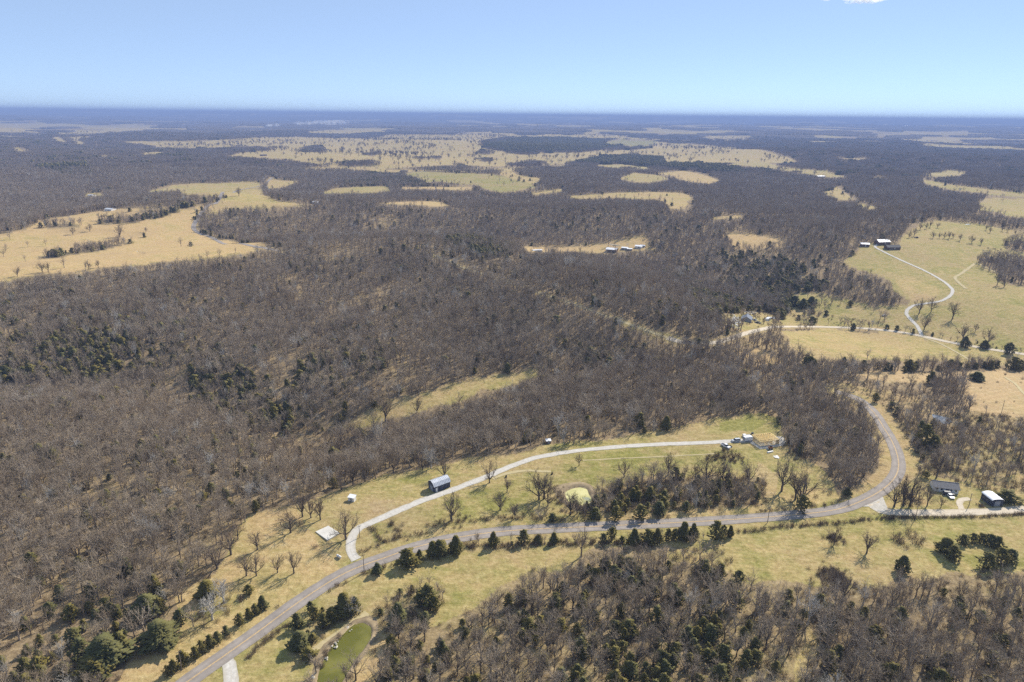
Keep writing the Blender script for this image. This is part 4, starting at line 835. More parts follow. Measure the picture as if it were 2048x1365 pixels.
# hedges and rows of small trees
def row(pts, spread, spacing, h, cedar_share):
    L = spline(unproject(pts)[:, :2], spacing); n = len(L); L = L + RNG.normal(0, spread, (n, 2)); hh = h * RNG.uniform(.6, 1.25, n)
    put(L[:, 0], L[:, 1], RNG.random(n) < cedar_share, hh, 0, 4, 4, 3)
row([(1600, 716), (1640, 739), (1700, 742), (1800, 743), (1870, 741), (1960, 737), (2060, 737)], 2.0, 2.6, 9.5, .3)
row([(1690, 652), (1760, 657), (1830, 667)], 2.2, 5, 7.5, .05); row([(1850, 668), (1930, 685), (2060, 706)], 1.2, 2.6, 3.6, .35)
row([(940, 1092), (1000, 1090), (1130, 1083), (1250, 1088), (1400, 1078)], 1.5, 3.4, 4.2, .08); row([(1010, 1022), (1080, 1032), (1160, 1036)], 2.0, 4.5, 6.0, .06)
row([(392, 440), (410, 420), (425, 405), (450, 397)], 5, 5, 9, .35); row([(400, 466), (440, 476), (500, 486), (560, 496)], 2.5, 5, 8, .5)
row([(140, 508), (200, 496), (253, 484)], 6, 5, 8, .3); row([(340, 416), (420, 404), (450, 398)], 6, 7, 10, .3)
row([(1620, 650), (1640, 620), (1690, 585)], 6, 5, 10, .12); row([(1000, 349), (1060, 366), (1170, 372)], 12, 14, 9, .4); row([(830, 340), (900, 338), (1000, 345)], 14, 16, 9, .1)
for a, b_, n in ((690, 880, 16), (700, 900, 12), (650, 960, 18)):
    y0 = RNG.uniform(292, 326); row([(a, y0), ((a + b_) / 2, y0 - 2), (b_, y0 + 2)], 18, 26, 10, .03)
def veils(X, Y, A, h):
    f = sight(X, Y, h); r = np.zeros(len(X), bool)
    for q in (.3, .65, 1.0):
        B = cover(X * (1 + (f - 1) * q), Y * (1 + (f - 1) * q), .3); r |= (B['o'] > .95) & (A['d'] > .5)
    return r & (RNG.random(len(X)) < .96) & (A['k'] < .5)
X, Y = grid(2300, 6800, 27); A = cover(X, Y, .7)
m = (RNG.random(len(X)) < A['d']) & ~veils(X, Y, A, 10.0); clus = fnoise(X / 160, Y / 160, 33); lone = (RNG.random(len(X)) < A['t'] * .10 * (0.25 + 2.2 * sstep(.5, .7, clus)))
n = m.sum(); BP.append(np.stack([X[m], Y[m], terrain(X[m], Y[m])], 1)); BI.append(RNG.integers(9, 12, n)); s = RNG.uniform(.85, 1.15, n); BS.append(np.stack([s, s, RNG.uniform(.8, 1.15, n)], 1))
put(X[lone], Y[lone], np.zeros(lone.sum(), bool), RNG.uniform(10, 17, lone.sum()), 15, 4, 4, 3)
cm = m & (RNG.random(len(X)) < A['c'] * 1.3)
for q in range(9):
    xx = X[cm] + RNG.uniform(-16, 16, cm.sum()); yy = Y[cm] + RNG.uniform(-16, 16, cm.sum()); put(xx, yy, np.ones(cm.sum(), bool), RNG.uniform(15, 22, cm.sum()), 4, 5, 4, 3)
X, Y = grid(6800, 44000, 210); A = cover(X, Y, .5)
m = (A['d'] > .5) & ~veils(X, Y, A, 9.0); n = m.sum()
BP.append(np.stack([X[m], Y[m], terrain(X[m], Y[m])], 1)); BI.append(RNG.integers(12, 15, n)); BS.append(np.stack([np.ones(n), np.ones(n), RNG.uniform(.9, 1.3, n)], 1))
BP, BI, BS = np.concatenate(BP), np.concatenate(BI), np.concatenate(BS); CP, CI, CS = np.concatenate(CP), np.concatenate(CI), np.concatenate(CS)
scatter('bare_woodland', BP, BI, RNG.uniform(0, 6.28, len(BP)), BS, C_BARE, 'grey brown leafless woodland covering the hills to the horizon')
scatter('cedar_woodland', CP, CI, RNG.uniform(0, 6.28, len(CP)), CS, C_CED, 'dark green cedars scattered through the leafless woods')
# brush and weeds
C_BR = coll('brush', [bush(700 + i, 2.0, 34, .07).mesh('brush', M_BRUSH) for i in range(4)])
X, Y = grid(95, 700, 3.0); A = cover(X, Y, .8); m = RNG.random(len(X)) < A['s'] * .13
m |= (A['d'] > .5) & (RNG.random(len(X)) < .24)
bx_, by_ = [X[m]], [Y[m]]
def weeds(pts, spread, spacing):
    L = spline(unproject(pts)[:, :2], spacing); L = L + RNG.normal(0, spread, L.shape); bx_.append(L[:, 0]); by_.append(L[:, 1])
weeds([(1480, 1066), (1560, 1056), (1640, 1050), (1740, 1041), (1780, 1036)], .5, .9); weeds([(1780, 1036), (1900, 1036), (2048, 1030)], .4, .8); weeds([(930, 1094), (1030, 1092), (1130, 1088), (1200, 1088), (1300, 1086)], 1.0, .55)
weeds([(715, 1108), (760, 1090), (800, 1076), (850, 1068)], .5, 1.6); weeds([(735, 1050), (752, 1070), (768, 1088)], .5, .8); weeds([(790, 1050), (798, 1078)], 1.2, .7); weeds([(650, 1180), (720, 1150), (800, 1128), (900, 1108)], .9, 1.5)
weeds([(940, 1040), (1000, 1038), (1080, 1036), (1160, 1040), (1240, 1044), (1340, 1040)], 1.4, 1.0); weeds([(1520, 1028), (1600, 1022), (1660, 1010), (1700, 1000)], 1.5, 1.2); weeds([(498, 1318), (540, 1275), (580, 1250)], .5, .8); weeds([(868, 1055), (905, 1042), (930, 1044)], 2.2, .5)
weeds([(1422, 918), (1440, 915), (1465, 912), (1472, 925)], 3.2, .22); weeds([(1110, 975), (1118, 1005), (1140, 1018), (1175, 1015)], 2.0, .6); weeds([(640, 1340), (655, 1300), (690, 1262)], 1.0, 1.2); weeds([(1660, 1078), (1680, 1078)], 2.0, .15); weeds([(1645, 1158), (1665, 1150), (1672, 1175)], 3.0, .12); weeds([(1584, 890), (1595, 900), (1600, 915)], 3.0, .3); weeds([(1955, 1012), (1970, 1012)], 1.0, .4)
BX, BY = np.concatenate(bx_), np.concatenate(by_); n = len(BX); s = RNG.uniform(.5, 1.25, n) * (1 + .06 * np.minimum(cover(BX, BY)['s'], 9))
onroad = np.zeros(n, bool)
for L, wd, vg, cl in ROADS.values(): onroad |= near_line(L, BX, BY, wd / 2 + .6)
BX, BY, s = BX[~onroad], BY[~onroad], s[~onroad]; n = len(BX)
scatter('brush', np.stack([BX, BY, terrain(BX, BY)], 1), RNG.integers(0, 4, n), RNG.uniform(0, 6.28, n), np.stack([s, s, s * RNG.uniform(.7, 1.2, n)], 1), C_BR, 'low brown brush and weeds along ditches and wood edges')
# ------------------------------------------------------------------ buildings, vehicles and small things
def metal(name, c1, c2, rough=0.5): return worn(name, c1, c2, 0.6, rough, 0.0, 0.4)
M_WMETAL = metal('white_metal_roofing', (0.72, 0.73, 0.75), (0.84, 0.84, 0.85)); M_GMETAL = metal('galvanised_roofing', (0.40, 0.42, 0.46), (0.56, 0.58, 0.62))
M_NAVY = worn('dark_blue_siding', (0.045, 0.05, 0.068), (0.075, 0.082, 0.105)); M_WSIDE = worn('white_siding', (0.62, 0.60, 0.56), (0.76, 0.74, 0.70)); M_GSIDE = worn('grey_siding', (0.22, 0.225, 0.24), (0.34, 0.345, 0.36))
M_SHING = worn('grey_shingles', (0.135, 0.13, 0.13), (0.215, 0.205, 0.20), 1.5); M_DSHING = worn('dark_shingles', (0.05, 0.048, 0.05), (0.10, 0.095, 0.095), 1.5); M_BLUEROOF = worn('weathered_blue_roof', (0.10, 0.12, 0.16), (0.19, 0.215, 0.26), 1.0)
M_BROWN = worn('brown_boards', (0.10, 0.06, 0.04), (0.17, 0.11, 0.075)); M_GLASS = worn('dark_glass', (0.02, 0.025, 0.03), (0.035, 0.04, 0.05), 1, 0.1, 0, 0.6)
M_CONC = worn('fresh_concrete', (0.48, 0.455, 0.41), (0.60, 0.575, 0.52), 0.35); M_PINE = worn('yellow_pine_lumber', (0.74, 0.53, 0.2), (0.86, 0.68, 0.34), 1.5); M_OSB = worn('sheathing_panel', (0.50, 0.35, 0.17), (0.64, 0.47, 0.26), 1.5)
M_WPAINT = worn('white_car_paint', (0.74, 0.75, 0.76), (0.82, 0.82, 0.83), 0.5, 0.25, 0, 0.5); M_SILVER = worn('silver_car_paint', (0.45, 0.47, 0.50), (0.56, 0.58, 0.61), 0.5, 0.25, 0, 0.5); M_DPAINT = worn('dark_car_paint', (0.03, 0.033, 0.04), (0.055, 0.06, 0.07), 0.5, 0.25, 0, 0.5); M_BPAINT = worn('blue_car_paint', (0.06, 0.10, 0.2), (0.1, 0.15, 0.27), .5, .25, 0, .5)
M_TYRE = worn('tyre_rubber', (0.015, 0.015, 0.015), (0.03, 0.03, 0.03)); M_ORANGE = worn('rusty_orange_paint', (0.38, 0.15, 0.05), (0.5, 0.22, 0.08)); M_POLE = worn('weathered_pole_wood', (0.14, 0.11, 0.085), (0.24, 0.195, 0.155)); M_HIDE = worn('black_hide', (0.015, 0.013, 0.012), (0.035, 0.03, 0.028)); M_ROCK = worn('pale_limestone', (0.45, 0.40, 0.31), (0.68, 0.63, 0.53), 0.8); M_GREYM = worn('painted_steel', (0.3, 0.31, 0.32), (0.42, 0.43, 0.44))

def gable(name, ctr, rz, Ln, Wd, eave, ridge, wall, roof, label, cat='building', windows=2, door=True, over=0.3, group=None, chimney=False):
    """gabled building, ridge along local x, long front on the -y side"""
    r = empty(name, ctr, rz); tag(r, label, cat, group); x, y = Ln / 2, Wd / 2
    mb = MB(); prof = [(-y, -.5), (y, -.5), (y, eave), (0, ridge - .06), (-y, eave)]
    V = [(-x, a, b) for a, b in prof] + [(x, a, b) for a, b in prof]
    mb.add(V, [(0, 1, 2, 3, 4), (9, 8, 7, 6, 5)] + [(i, i + 5, (i + 1) % 5 + 5, (i + 1) % 5) for i in range(5)]); mb.build('wall', wall, r)
    sl = (ridge - eave) / y; th_ = 0.10; ye = y + over; ze = ridge - sl * ye; xo = x + over
    mb = MB(); 
    for s in (-1, 1):
        V = [(-xo, 0, ridge), (xo, 0, ridge), (xo, s * ye, ze), (-xo, s * ye, ze)]; V += [(a, b, c_ + th_) for a, b, c_ in V]
        mb.add(V, [(0, 1, 2, 3), (7, 6, 5, 4), (0, 4, 5, 1), (1, 5, 6, 2), (2, 6, 7, 3), (3, 7, 4, 0)])
    ro = mb.build('roof', roof, r)
    MB().box((0, 0, ridge + th_ + .02), (2 * xo, .28, .08)).build('ridge_cap', roof, ro)
    if chimney: MB().box((x * .4, Wd * .15, ridge + .3), (.6, .6, 1.2)).build('chimney', M_BROWN, ro)
    for k in range(windows):
        wx = -x + Ln * (k + .6) / (windows + .2); w_ = MB().box((wx, -y - .02, eave * .58), (.95, .08, .95)).build('window', M_WSIDE, r); MB().box((wx, -y - .055, eave * .58), (.78, .04, .78)).build('pane', M_GLASS, w_)
    if door:
        d_ = MB().box((x * .12, -y - .03, 1.0), (.95, .07, 2.0)).build('door', M_WSIDE if wall is not M_WSIDE else M_BROWN, r); MB().box((x * .12 + .35, -y - .09, 1.0), (.08, .06, .08)).build('handle', M_GREYM, d_)
    return r
# barn with a ribbed metal roof, gambrel ends
def barn():
    b = at(869, 986); c_ = at(900.5, 974.5); rz = math.atan2(c_.y - b.y, c_.x - b.x); Ln = (c_ - b).length; Wd = 5.2; n_ = Vector((-math.sin(rz), math.cos(rz), 0))
    ctr = (b + c_) / 2 + n_ * Wd / 2; ctr.z = float(terrain(ctr.x, ctr.y)); r = empty('barn', ctr, rz)
    tag(r, 'dark blue barn with a pale ribbed metal roof beside the gravel driveway', 'barn'); x, y = Ln / 2, Wd / 2
    prof = [(-y, -.4), (y, -.4), (y, 2.9), (y * .62, 4.1), (0, 4.75), (-y * .62, 4.1), (-y, 2.9)]; n = len(prof)
    MB().add([(-x, a, q) for a, q in prof] + [(x, a, q) for a, q in prof], [tuple(range(n)), tuple(range(2 * n - 1, n - 1, -1))] + [(i, i + n, (i + 1) % n + n, (i + 1) % n) for i in range(n)]).build('wall', M_NAVY, r)
    rp = [(-y - .25, 2.72), (-y * .64, 4.2), (0, 4.87), (y * .64, 4.2), (y + .25, 2.72)]; mb = MB(); xo = x + .3
    for (a, q), (a2, q2) in zip(rp[:-1], rp[1:]):
        V = [(-xo, a, q), (xo, a, q), (xo, a2, q2), (-xo, a2, q2)]; V += [(i, j, k + .07) for i, j, k in V]; mb.add(V, [(0, 1, 2, 3), (7, 6, 5, 4), (0, 4, 5, 1), (1, 5, 6, 2), (2, 6, 7, 3), (3, 7, 4, 0)])
    ro = mb.build('roof', M_GMETAL, r); ribs = int(Ln / .75)
    for k in range(ribs + 1):
        X_ = -xo + .05 + k * (2 * xo - .1) / ribs; m2 = MB()
        for (a, q), (a2, q2) in zip(rp[:-1], rp[1:]): m2.tube([(X_, a, q + .09), (X_, a2, q2 + .09)], .05, 4)
        m2.build('roof_rib', M_GMETAL, ro)
    d_ = MB().box((-x * .72, -y - .04, 1.05), (.95, .08, 2.1)).build('door', M_WSIDE, r); MB().box((-x * .72 + .36, -y - .1, 1.05), (.08, .06, .08)).build('handle', M_GREYM, d_)
    MB().box((-x - .03, 0, 1.25), (.08, 2.6, 2.5)).build('door', M_GSIDE, r)
    for xx in (0.1, .62): w_ = MB().box((x * xx, -y - .03, 1.7), (.8, .07, .7)).build('window', M_GSIDE, r); MB().box((x * xx, -y - .075, 1.7), (.66, .04, .56)).build('pane', M_GLASS, w_)
barn()
def lean_shed(name, px_, py_, rz, Lx, Ly, hz, wall, roof, label):
    r = empty(name, at(px_, py_), rz); tag(r, label, 'shed'); x, y = Lx / 2, Ly / 2
    MB().add([(-x, -y, -.2), (x, -y, -.2), (x, y, -.2), (-x, y, -.2), (-x, -y, hz), (x, -y, hz), (x, y, hz + .4), (-x, y, hz + .4)], [(0, 3, 2, 1), (4, 5, 6, 7), (0, 1, 5, 4), (1, 2, 6, 5), (2, 3, 7, 6), (3, 0, 4, 7)]).build('wall', wall, r)
    V = [(-x - .2, -y - .2, hz + .02), (x + .2, -y - .2, hz + .02), (x + .2, y + .2, hz + .47), (-x - .2, y + .2, hz + .47)]; V += [(a, b, c_ + .09) for a, b, c_ in V]
    MB().add(V, [(0, 3, 2, 1), (4, 5, 6, 7), (0, 1, 5, 4), (1, 2, 6, 5), (2, 3, 7, 6), (3, 0, 4, 7)]).build('roof', roof, r)
    d_ = MB().box((0, -y - .03, .95), (.8, .06, 1.8)).build('door', M_GSIDE, r); MB().box((.3, -y - .08, .95), (.06, .05, .06)).build('handle', M_GREYM, d_)
lean_shed('garden_shed', 704.5, 1001.5, heading((697, 992), (711, 997)) + .25, 2.9, 2.0, 1.9, M_WSIDE, M_WMETAL, 'small white shed standing alone in the meadow below the wood')
lean_shed('feed_shed', 1096.5, 886.5, heading((1090, 886), (1102, 885)), 2.5, 1.8, 1.5, M_BROWN, M_WMETAL, 'tiny brown shed with a white roof at the wood edge above the driveway')
# concrete slab
sl = unproject([(631, 1064.6), (656.7, 1052.5), (680, 1068.3), (655, 1083)]); zt = sl[:, 2].max() + .16; mb = MB()
mb.add([(p[0], p[1], p[2] - .3) for p in sl] + [(p[0], p[1], zt) for p in sl], [(0, 1, 2, 3), (7, 6, 5, 4), (0, 4, 5, 1), (1, 5, 6, 2), (2, 6, 7, 3), (3, 7, 4, 0)][0:6])
tag(mb.build('concrete_slab', M_CONC), 'bare white concrete slab in the grass left of the driveway', 'slab')
# pale tank by the driveway mouth
r = empty('water_tank', at(678, 1116), heading((672, 1110), (684, 1118))); tag(r, 'small pale tank lying in the grass beside the driveway mouth', 'tank')
MB().tube([(-1.25, 0, .75), (-1.1, 0, .75), (-.95, 0, .75), (.95, 0, .75), (1.1, 0, .75), (1.25, 0, .75)], [.12, .38, .48, .48, .38, .12], 12).build('tank_body', M_WSIDE, r, True)
for s in (-.7, .7): MB().box((s, 0, .12), (.16, .8, .5)).build('leg', M_GREYM, r)
MB().box((0, 0, 1.27), (.3, .3, .2)).build('cap', M_GREYM, r)

# house under construction
A_, B_, D_ = at(1519, 894.5), at(1557.5, 890), at(1507.5, 880); rz = math.atan2(B_.y - A_.y, B_.x - A_.x); Lx = (B_ - A_).length; ux = Vector((math.cos(rz), math.sin(rz), 0)); uy = Vector((-math.sin(rz), math.cos(rz), 0)); Ly = min(max((D_ - A_).dot(uy), 8.0), 11.0)
ctr = A_ + ux * Lx / 2 + uy * Ly / 2; ctr.z = float(terrain(ctr.x, ctr.y)); hf = empty('house_frame', ctr, rz); tag(hf, 'timber framed house under construction at the end of the gravel driveway', 'house frame')
MB().box((0, 0, -.05), (Lx + .3, Ly + .3, .7)).build('foundation', M_CONC, hf)
stud_me = MB().box((0, 0, 0), (.13, .13, 2.5)).mesh('stud', M_PINE); F0 = .30; x, y = Lx / 2, Ly / 2
walls = [((-x, -y), (x, -y)), ((x, -y), (x, y)), ((x, y), (-x, y)), ((-x, y), (-x, -y)), ((-x * .25, -y), (-x * .25, y)), ((x * .35, -y), (x * .35, y)), ((-x, y * .1), (x, y * .1))]
for (ax, ay), (bx, by) in walls:
    ln = math.hypot(bx - ax, by - ay); a = math.atan2(by - ay, bx - ax); n = int(ln / .62)
    for k in range(n + 1):
        f = (k + .12) / (n + .24); o = link(bpy.data.objects.new('stud', stud_me), hf); o.location = (ax + (bx - ax) * f, ay + (by - ay) * f, F0 + 1.25)
    for zz, nm in ((F0 + .05, 'bottom_plate'), (F0 + 2.56, 'top_plate')): MB().box(((ax + bx) / 2, (ay + by) / 2, zz + .004 * walls.index(((ax, ay), (bx, by)))), (ln, .2, .12), a).build(nm, M_PINE, hf)
for k in range(int(Lx / .62)):
    MB().box((-x + .3 + k * .62, y * .08, F0 + 2.75), (.16, y * 1.8, .2)).build('ceiling_joist', M_PINE, hf)
MB().box((0, y + .09, F0 + 1.3), (Lx * .96, .03, 2.4)).build('sheathing_panel', M_OSB, hf); MB().box((x * .8, -y - .09, F0 + 1.3), (Lx * .18, .03, 2.4)).build('sheathing_panel', M_OSB, hf)
# gravel pad round it
pad = unproject([(1496, 884), (1506, 877), (1520, 872), (1566, 874), (1572, 884), (1566, 892), (1530, 898), (1520, 899)]); zc = pad.mean(0); mb = MB()
mb.add([(zc[0], zc[1], float(terrain(zc[0], zc[1])) + .1)] + [(p[0], p[1], p[2] + .1) for p in pad], [(0, i + 1, (i + 1) % len(pad) + 1) for i in range(len(pad))]); tag(mb.build('gravel_pad', M_GRAV), 'pale gravel pad under the house frame', kind='structure')

def wheels(r, xs, yw, rad_, wd_=.22):
    for xx in xs:
        for s in (-1, 1):
            t_ = MB().tube([(xx, s * yw - wd_ / 2, rad_), (xx, s * yw + wd_ / 2, rad_)], rad_, 12).build('wheel', M_TYRE, r); MB().tube([(xx, s * (yw + wd_ / 2 + .005) - .01, rad_), (xx, s * (yw + wd_ / 2 + .005) + .01, rad_)], rad_ * .55, 10).build('rim', M_SILVER, t_)
def car(name, px_, py_, rz, paint, label, kind='suv', cat='car'):
    r = empty(name, at(px_, py_), rz); tag(r, label, cat)
    # side profile (x along the car, z up), loft narrower at the top
    if kind == 'pickup': low = [(-2.7, .45), (2.65, .45), (2.72, .8), (2.55, 1.02), (1.45, 1.1), (-2.7, 1.1)]; cab = [(-.55, 1.08), (1.5, 1.08), (.85, 1.78), (-.45, 1.82)]
    elif kind == 'sedan': low = [(-2.25, .4), (2.25, .4), (2.32, .68), (2.1, .86), (1.1, .95), (-1.6, .98), (-2.25, .9)]; cab = [(-1.7, .95), (1.2, .93), (.4, 1.42), (-1.0, 1.44)]
    else: low = [(-2.3, .42), (2.3, .42), (2.36, .78), (2.15, 1.0), (1.2, 1.08), (-2.3, 1.1)]; cab = [(-2.26, 1.06), (1.3, 1.06), (.55, 1.72), (-2.0, 1.74)]
    MB().prism(low, -.92, .92).build('body', paint, r)
    def loft(pr, y0, y1, k):
        zs = [z for _, z in pr]; z0, z1 = min(zs), max(zs); V = []
        for s in (-1, 1): V += [(x_, s * (y0 + (y1 - y0) * (z - z0) / (z1 - z0)), z) for x_, z in pr]
        n = len(pr); return MB().add(V, [tuple(range(n)), tuple(range(2 * n - 1, n - 1, -1))] + [(i, i + n, (i + 1) % n + n, (i + 1) % n) for i in range(n)])
    loft(cab, .86, .68, 0).build('window', M_GLASS, r)
    top = max(z for _, z in cab); xs = [x_ for x_, z in cab if z > top - .06]; MB().box(((min(xs) + max(xs)) / 2, 0, top + .02), (max(xs) - min(xs) + .12, 1.42, .07)).build('roof', paint, r)
    if kind == 'pickup': MB().box((-1.62, 0, 1.11), (1.9, 1.5, .05)).build('bed_floor', M_DPAINT, r)
    wheels(r, (-1.45, 1.5), .82, .36)
    for s in (-1, 1): MB().box((low[2][0] - .02, s * .62, .76), (.06, .34, .16)).build('headlight', M_WSIDE, r); MB().box((low[0][0] - .01, s * .7, .8), (.05, .22, .2)).build('tail_light', M_ORANGE, r)
    return r
car('parked_car', 1471.5, 883.5, heading((1480, 883), (1463, 884)), M_SILVER, 'silver white suv parked on the driveway end beside the house frame')
car('pickup_truck', 1451, 894.5, heading((1445, 890), (1458, 897)), M_WPAINT, 'white pickup truck parked on the grass below the driveway end', 'pickup', 'truck')
# enclosed cargo trailer
r = empty('cargo_trailer', at(1495, 882), heading((1486, 882), (1504, 880))); tag(r, 'white enclosed cargo trailer next to the house frame', 'trailer')
mb = MB(); mb.prism([(-2.4, .55), (2.0, .55), (2.45, .9), (2.45, 2.3), (2.1, 2.65), (-2.4, 2.65)], -1.1, 1.1); mb.build('body', M_WPAINT, r); MB().tube([(2.3, .8, .5), (3.4, 0, .5)], .05, 5).tube([(2.3, -.8, .5), (3.4, 0, .5)], .05, 5).build('tongue', M_TYRE, r); wheels(r, (-.6, .3), 1.12, .34); MB().box((-2.43, 0, 1.6), (.04, 2.0, 1.9)).build('rear_door', M_GSIDE, r)
r = empty('flatbed_trailer', at(1490.5, 873.5), heading((1486, 873), (1500, 872))); tag(r, 'flatbed trailer stacked with white panels behind the cargo trailer', 'trailer')
MB().box((0.8, 0, .6), (4.6, 1.9, .14)).build('deck', M_GREYM, r); wheels(r, (.2, 1.0), .98, .34); MB().tube([(3.0, 0, .6), (4.3, 0, .5)], .06, 5).build('tongue', M_TYRE, r)
for k in range(4): MB().box((-.6 + .01 * k, .0, .76 + k * .17), (1.6, 1.7 - .05 * k, .15)).build('panel', M_WSIDE, r)
def loader(name, px_, py_, rz, paint, label):
    r = empty(name, at(px_, py_), rz); tag(r, label, 'machine'); MB().box((0, 0, .75), (1.9, 1.1, .9), top=(.9, .9)).build('body', paint, r); MB().box((-.1, 0, 1.55), (1.0, .95, .8), top=(.85, .9)).build('cab', M_GLASS, r); MB().box((-.1, 0, 2.0), (1.05, 1.0, .08)).build('roof', M_DPAINT, r); wheels(r, (-.6, .65), .68, .42, .3)
    for s in (-1, 1): MB().tube([(-.8, s * .7, 1.5), (.7, s * .7, 1.3), (1.7, s * .7, .5)], .08, 5).build('lift_arm', paint, r)
    MB().prism([(1.6, .15), (2.3, .12), (2.25, .2), (1.75, .25), (1.75, .75), (1.6, .75)], -.85, .85).build('bucket', M_GREYM, r)
loader('skid_loader', 1504, 872.5, heading((1504, 872), (1499, 876)), M_DPAINT, 'dark skid loader between the trailers and the house frame')
loader('track_loader', 1541, 898.5, heading((1543, 898), (1530, 899)), M_ORANGE, 'rusty orange loader working in front of the house frame')
r = empty('utility_cart', at(1460.5, 895), .3); tag(r, 'small dark cart just right of the white pickup', 'cart'); MB().box((0, 0, .5), (1.5, .9, .4)).build('body', M_DPAINT, r); MB().box((-.2, 0, .95), (.7, .8, .5), top=(.7, .9)).build('seat', M_TYRE, r); wheels(r, (-.5, .55), .48, .25)
def stack(name, px_, py_, rz, n, dims, mat, label, fan=0.0):
    r = empty(name, at(px_, py_), rz); tag(r, label, 'lumber')
    for k in range(n): MB().box((.05 * k, (k % 3 - 1) * dims[1] * 1.05, .06 + (k // 3) * (dims[2] + .01)), dims, fan * (k - n / 2)).build('board', mat, r)
stack('lumber_pile', 1539.5, 905, heading((1534, 906), (1545, 903.5)), 9, (3.4, .28, .16), M_WSIDE, 'thin pile of pale boards lying in front of the house frame')
stack('sheet_pile', 1552, 914.5, heading((1546, 914), (1557, 914)), 6, (2.4, .75, .07), M_WSIDE, 'scattered white sheets in the grass below the house frame', .22)
stack('scrap_panels', 1592.5, 898, .6, 3, (1.2, .6, .06), M_WSIDE, 'two white scraps lying in the brush right of the house frame', .5)
# roadside homes at right
rzL = heading((1867, 982), (1915, 988)); c0 = at(1891, 984.5); n_ = Vector((-math.sin(rzL), math.cos(rzL), 0)); c0 = c0 + n_ * 2.6; c0.z = float(terrain(c0.x, c0.y))
gable('ranch_house', c0, rzL, (at(1867, 983) - at(1916, 989)).length, 6.2, 2.4, 4.0, M_WSIDE, M_SHING, 'long low house with a grey shingle roof above the side road', 'house', 5, True, .5)
# arched metal building
b1, b2 = at(1982, 1013.5), at(1961, 997); rz = math.atan2(b1.y - b2.y, b1.x - b2.x); Ln = (b1 - b2).length; r_ctr = (b1 + b2) / 2 + Vector((-math.sin(rz), math.cos(rz), 0)) * 2.6; r_ctr.z = float(terrain(r_ctr.x, r_ctr.y)); r = empty('arched_building', r_ctr, rz); tag(r, 'white arched metal building with dark blue walls on the side road', 'building')
arc = [(2.6 * math.cos(a), 2.9 + 0.75 * math.sin(a)) for a in np.linspace(0, math.pi, 11)]; x = Ln / 2
prof = [(-2.6, -.4), (2.6, -.4)] + arc; n = len(prof); MB().add([(-x, a, q) for a, q in prof] + [(x, a, q) for a, q in prof], [tuple(range(n)), tuple(range(2 * n - 1, n - 1, -1))] + [(i, i + n, (i + 1) % n + n, (i + 1) % n) for i in range(n)]).build('wall', M_NAVY, r)
mb = MB(); arc2 = [(2.75 * math.cos(a), 2.9 + 0.86 * math.sin(a)) for a in np.linspace(0, math.pi, 13)]
for (a, q), (a2, q2) in zip(arc2[:-1], arc2[1:]):
    V = [(-x - .2, a, q), (x + .2, a, q), (x + .2, a2, q2), (-x - .2, a2, q2)]; V += [(i, j * 1.02, k + .05) for i, j, k in V]; mb.add(V, [(0, 1, 2, 3), (7, 6, 5, 4), (0, 4, 5, 1), (1, 5, 6, 2), (2, 6, 7, 3), (3, 7, 4, 0)])
mb.build('roof', M_WMETAL, r); d_ = MB().box((x + .03, 0, 1.3), (.06, 2.6, 2.6)).build('door', M_GSIDE, r); MB().box((x + .08, .9, 1.1), (.05, .1, .2)).build('handle', M_TYRE, d_)
for k in (-.5, .1, .6): w_ = MB().box((x * k, -2.63, 1.5), (1.0, .06, .8)).build('window', M_GSIDE, r); MB().box((x * k, -2.67, 1.5), (.85, .03, .65)).build('pane', M_GLASS, w_)
car('parked_car', 1900, 994.5, heading((1898, 991), (1903, 996)), M_WPAINT, 'white sedan parked in front of the long grey house', 'sedan'); car('parked_car', 1897, 990.5, heading((1893, 990), (1901, 991)), M_DPAINT, 'dark car partly behind the white sedan at the long house', 'suv')
# junk homestead in the valley
gable('cottage', at(1493, 642), heading((1484, 645), (1503, 641)) + .25, 10, 8, 2.6, 4.9, M_GSIDE, M_BLUEROOF, 'blue grey roofed cottage in the cluttered valley yard', 'house', 3, True, .4, None, True)
r = empty('camper_trailer', at(1535.5, 642), heading((1530, 642.5), (1541, 641.5))); tag(r, 'white camper trailer with blue side right of the valley cottage', 'camper'); MB().prism([(-3.2, .5), (3.2, .5), (3.5, 1.2), (3.2, 2.8), (-3.2, 2.8), (-3.4, 1.6)], -1.2, 1.2).build('body', M_WPAINT, r); MB().box((0, -1.23, 1.1), (5.8, .04, .5)).build('stripe', M_BPAINT, r); wheels(r, (-.4, .4), 1.15, .35)
for k in (-1.8, .2, 2.0): MB().box((k, -1.24, 1.95), (1.0, .05, .6)).build('window', M_GLASS, r)
car('parked_car', 1544, 638.5, .2, M_WPAINT, 'white car right behind the camper trailer', 'suv'); car('parked_car', 1550, 637.5, .4, M_SILVER, 'silver car at the right end of the valley yard', 'sedan'); car('parked_car', 1509, 641.5, 2.2, M_SILVER, 'silver car right beside the valley cottage', 'sedan'); car('pickup_truck', 1515.5, 647.5, 2.6, M_DPAINT, 'dark pickup on the grass below the valley cottage', 'pickup', 'truck'); car('parked_car', 1376, 685.5, heading((1368, 686), (1384, 686)), M_DPAINT, 'dark car driving on the dirt road at the wood gap', 'suv'); car('parked_car', 1769, 632.5, 0.1, M_WPAINT, 'white car left in the scrub pasture near the lane', 'sedan'); car('pickup_truck', 1833, 476.5, .1, M_DPAINT, 'dark truck on the far pasture below the tree row', 'pickup', 'truck')
jr = random.Random(9); mb = MB()
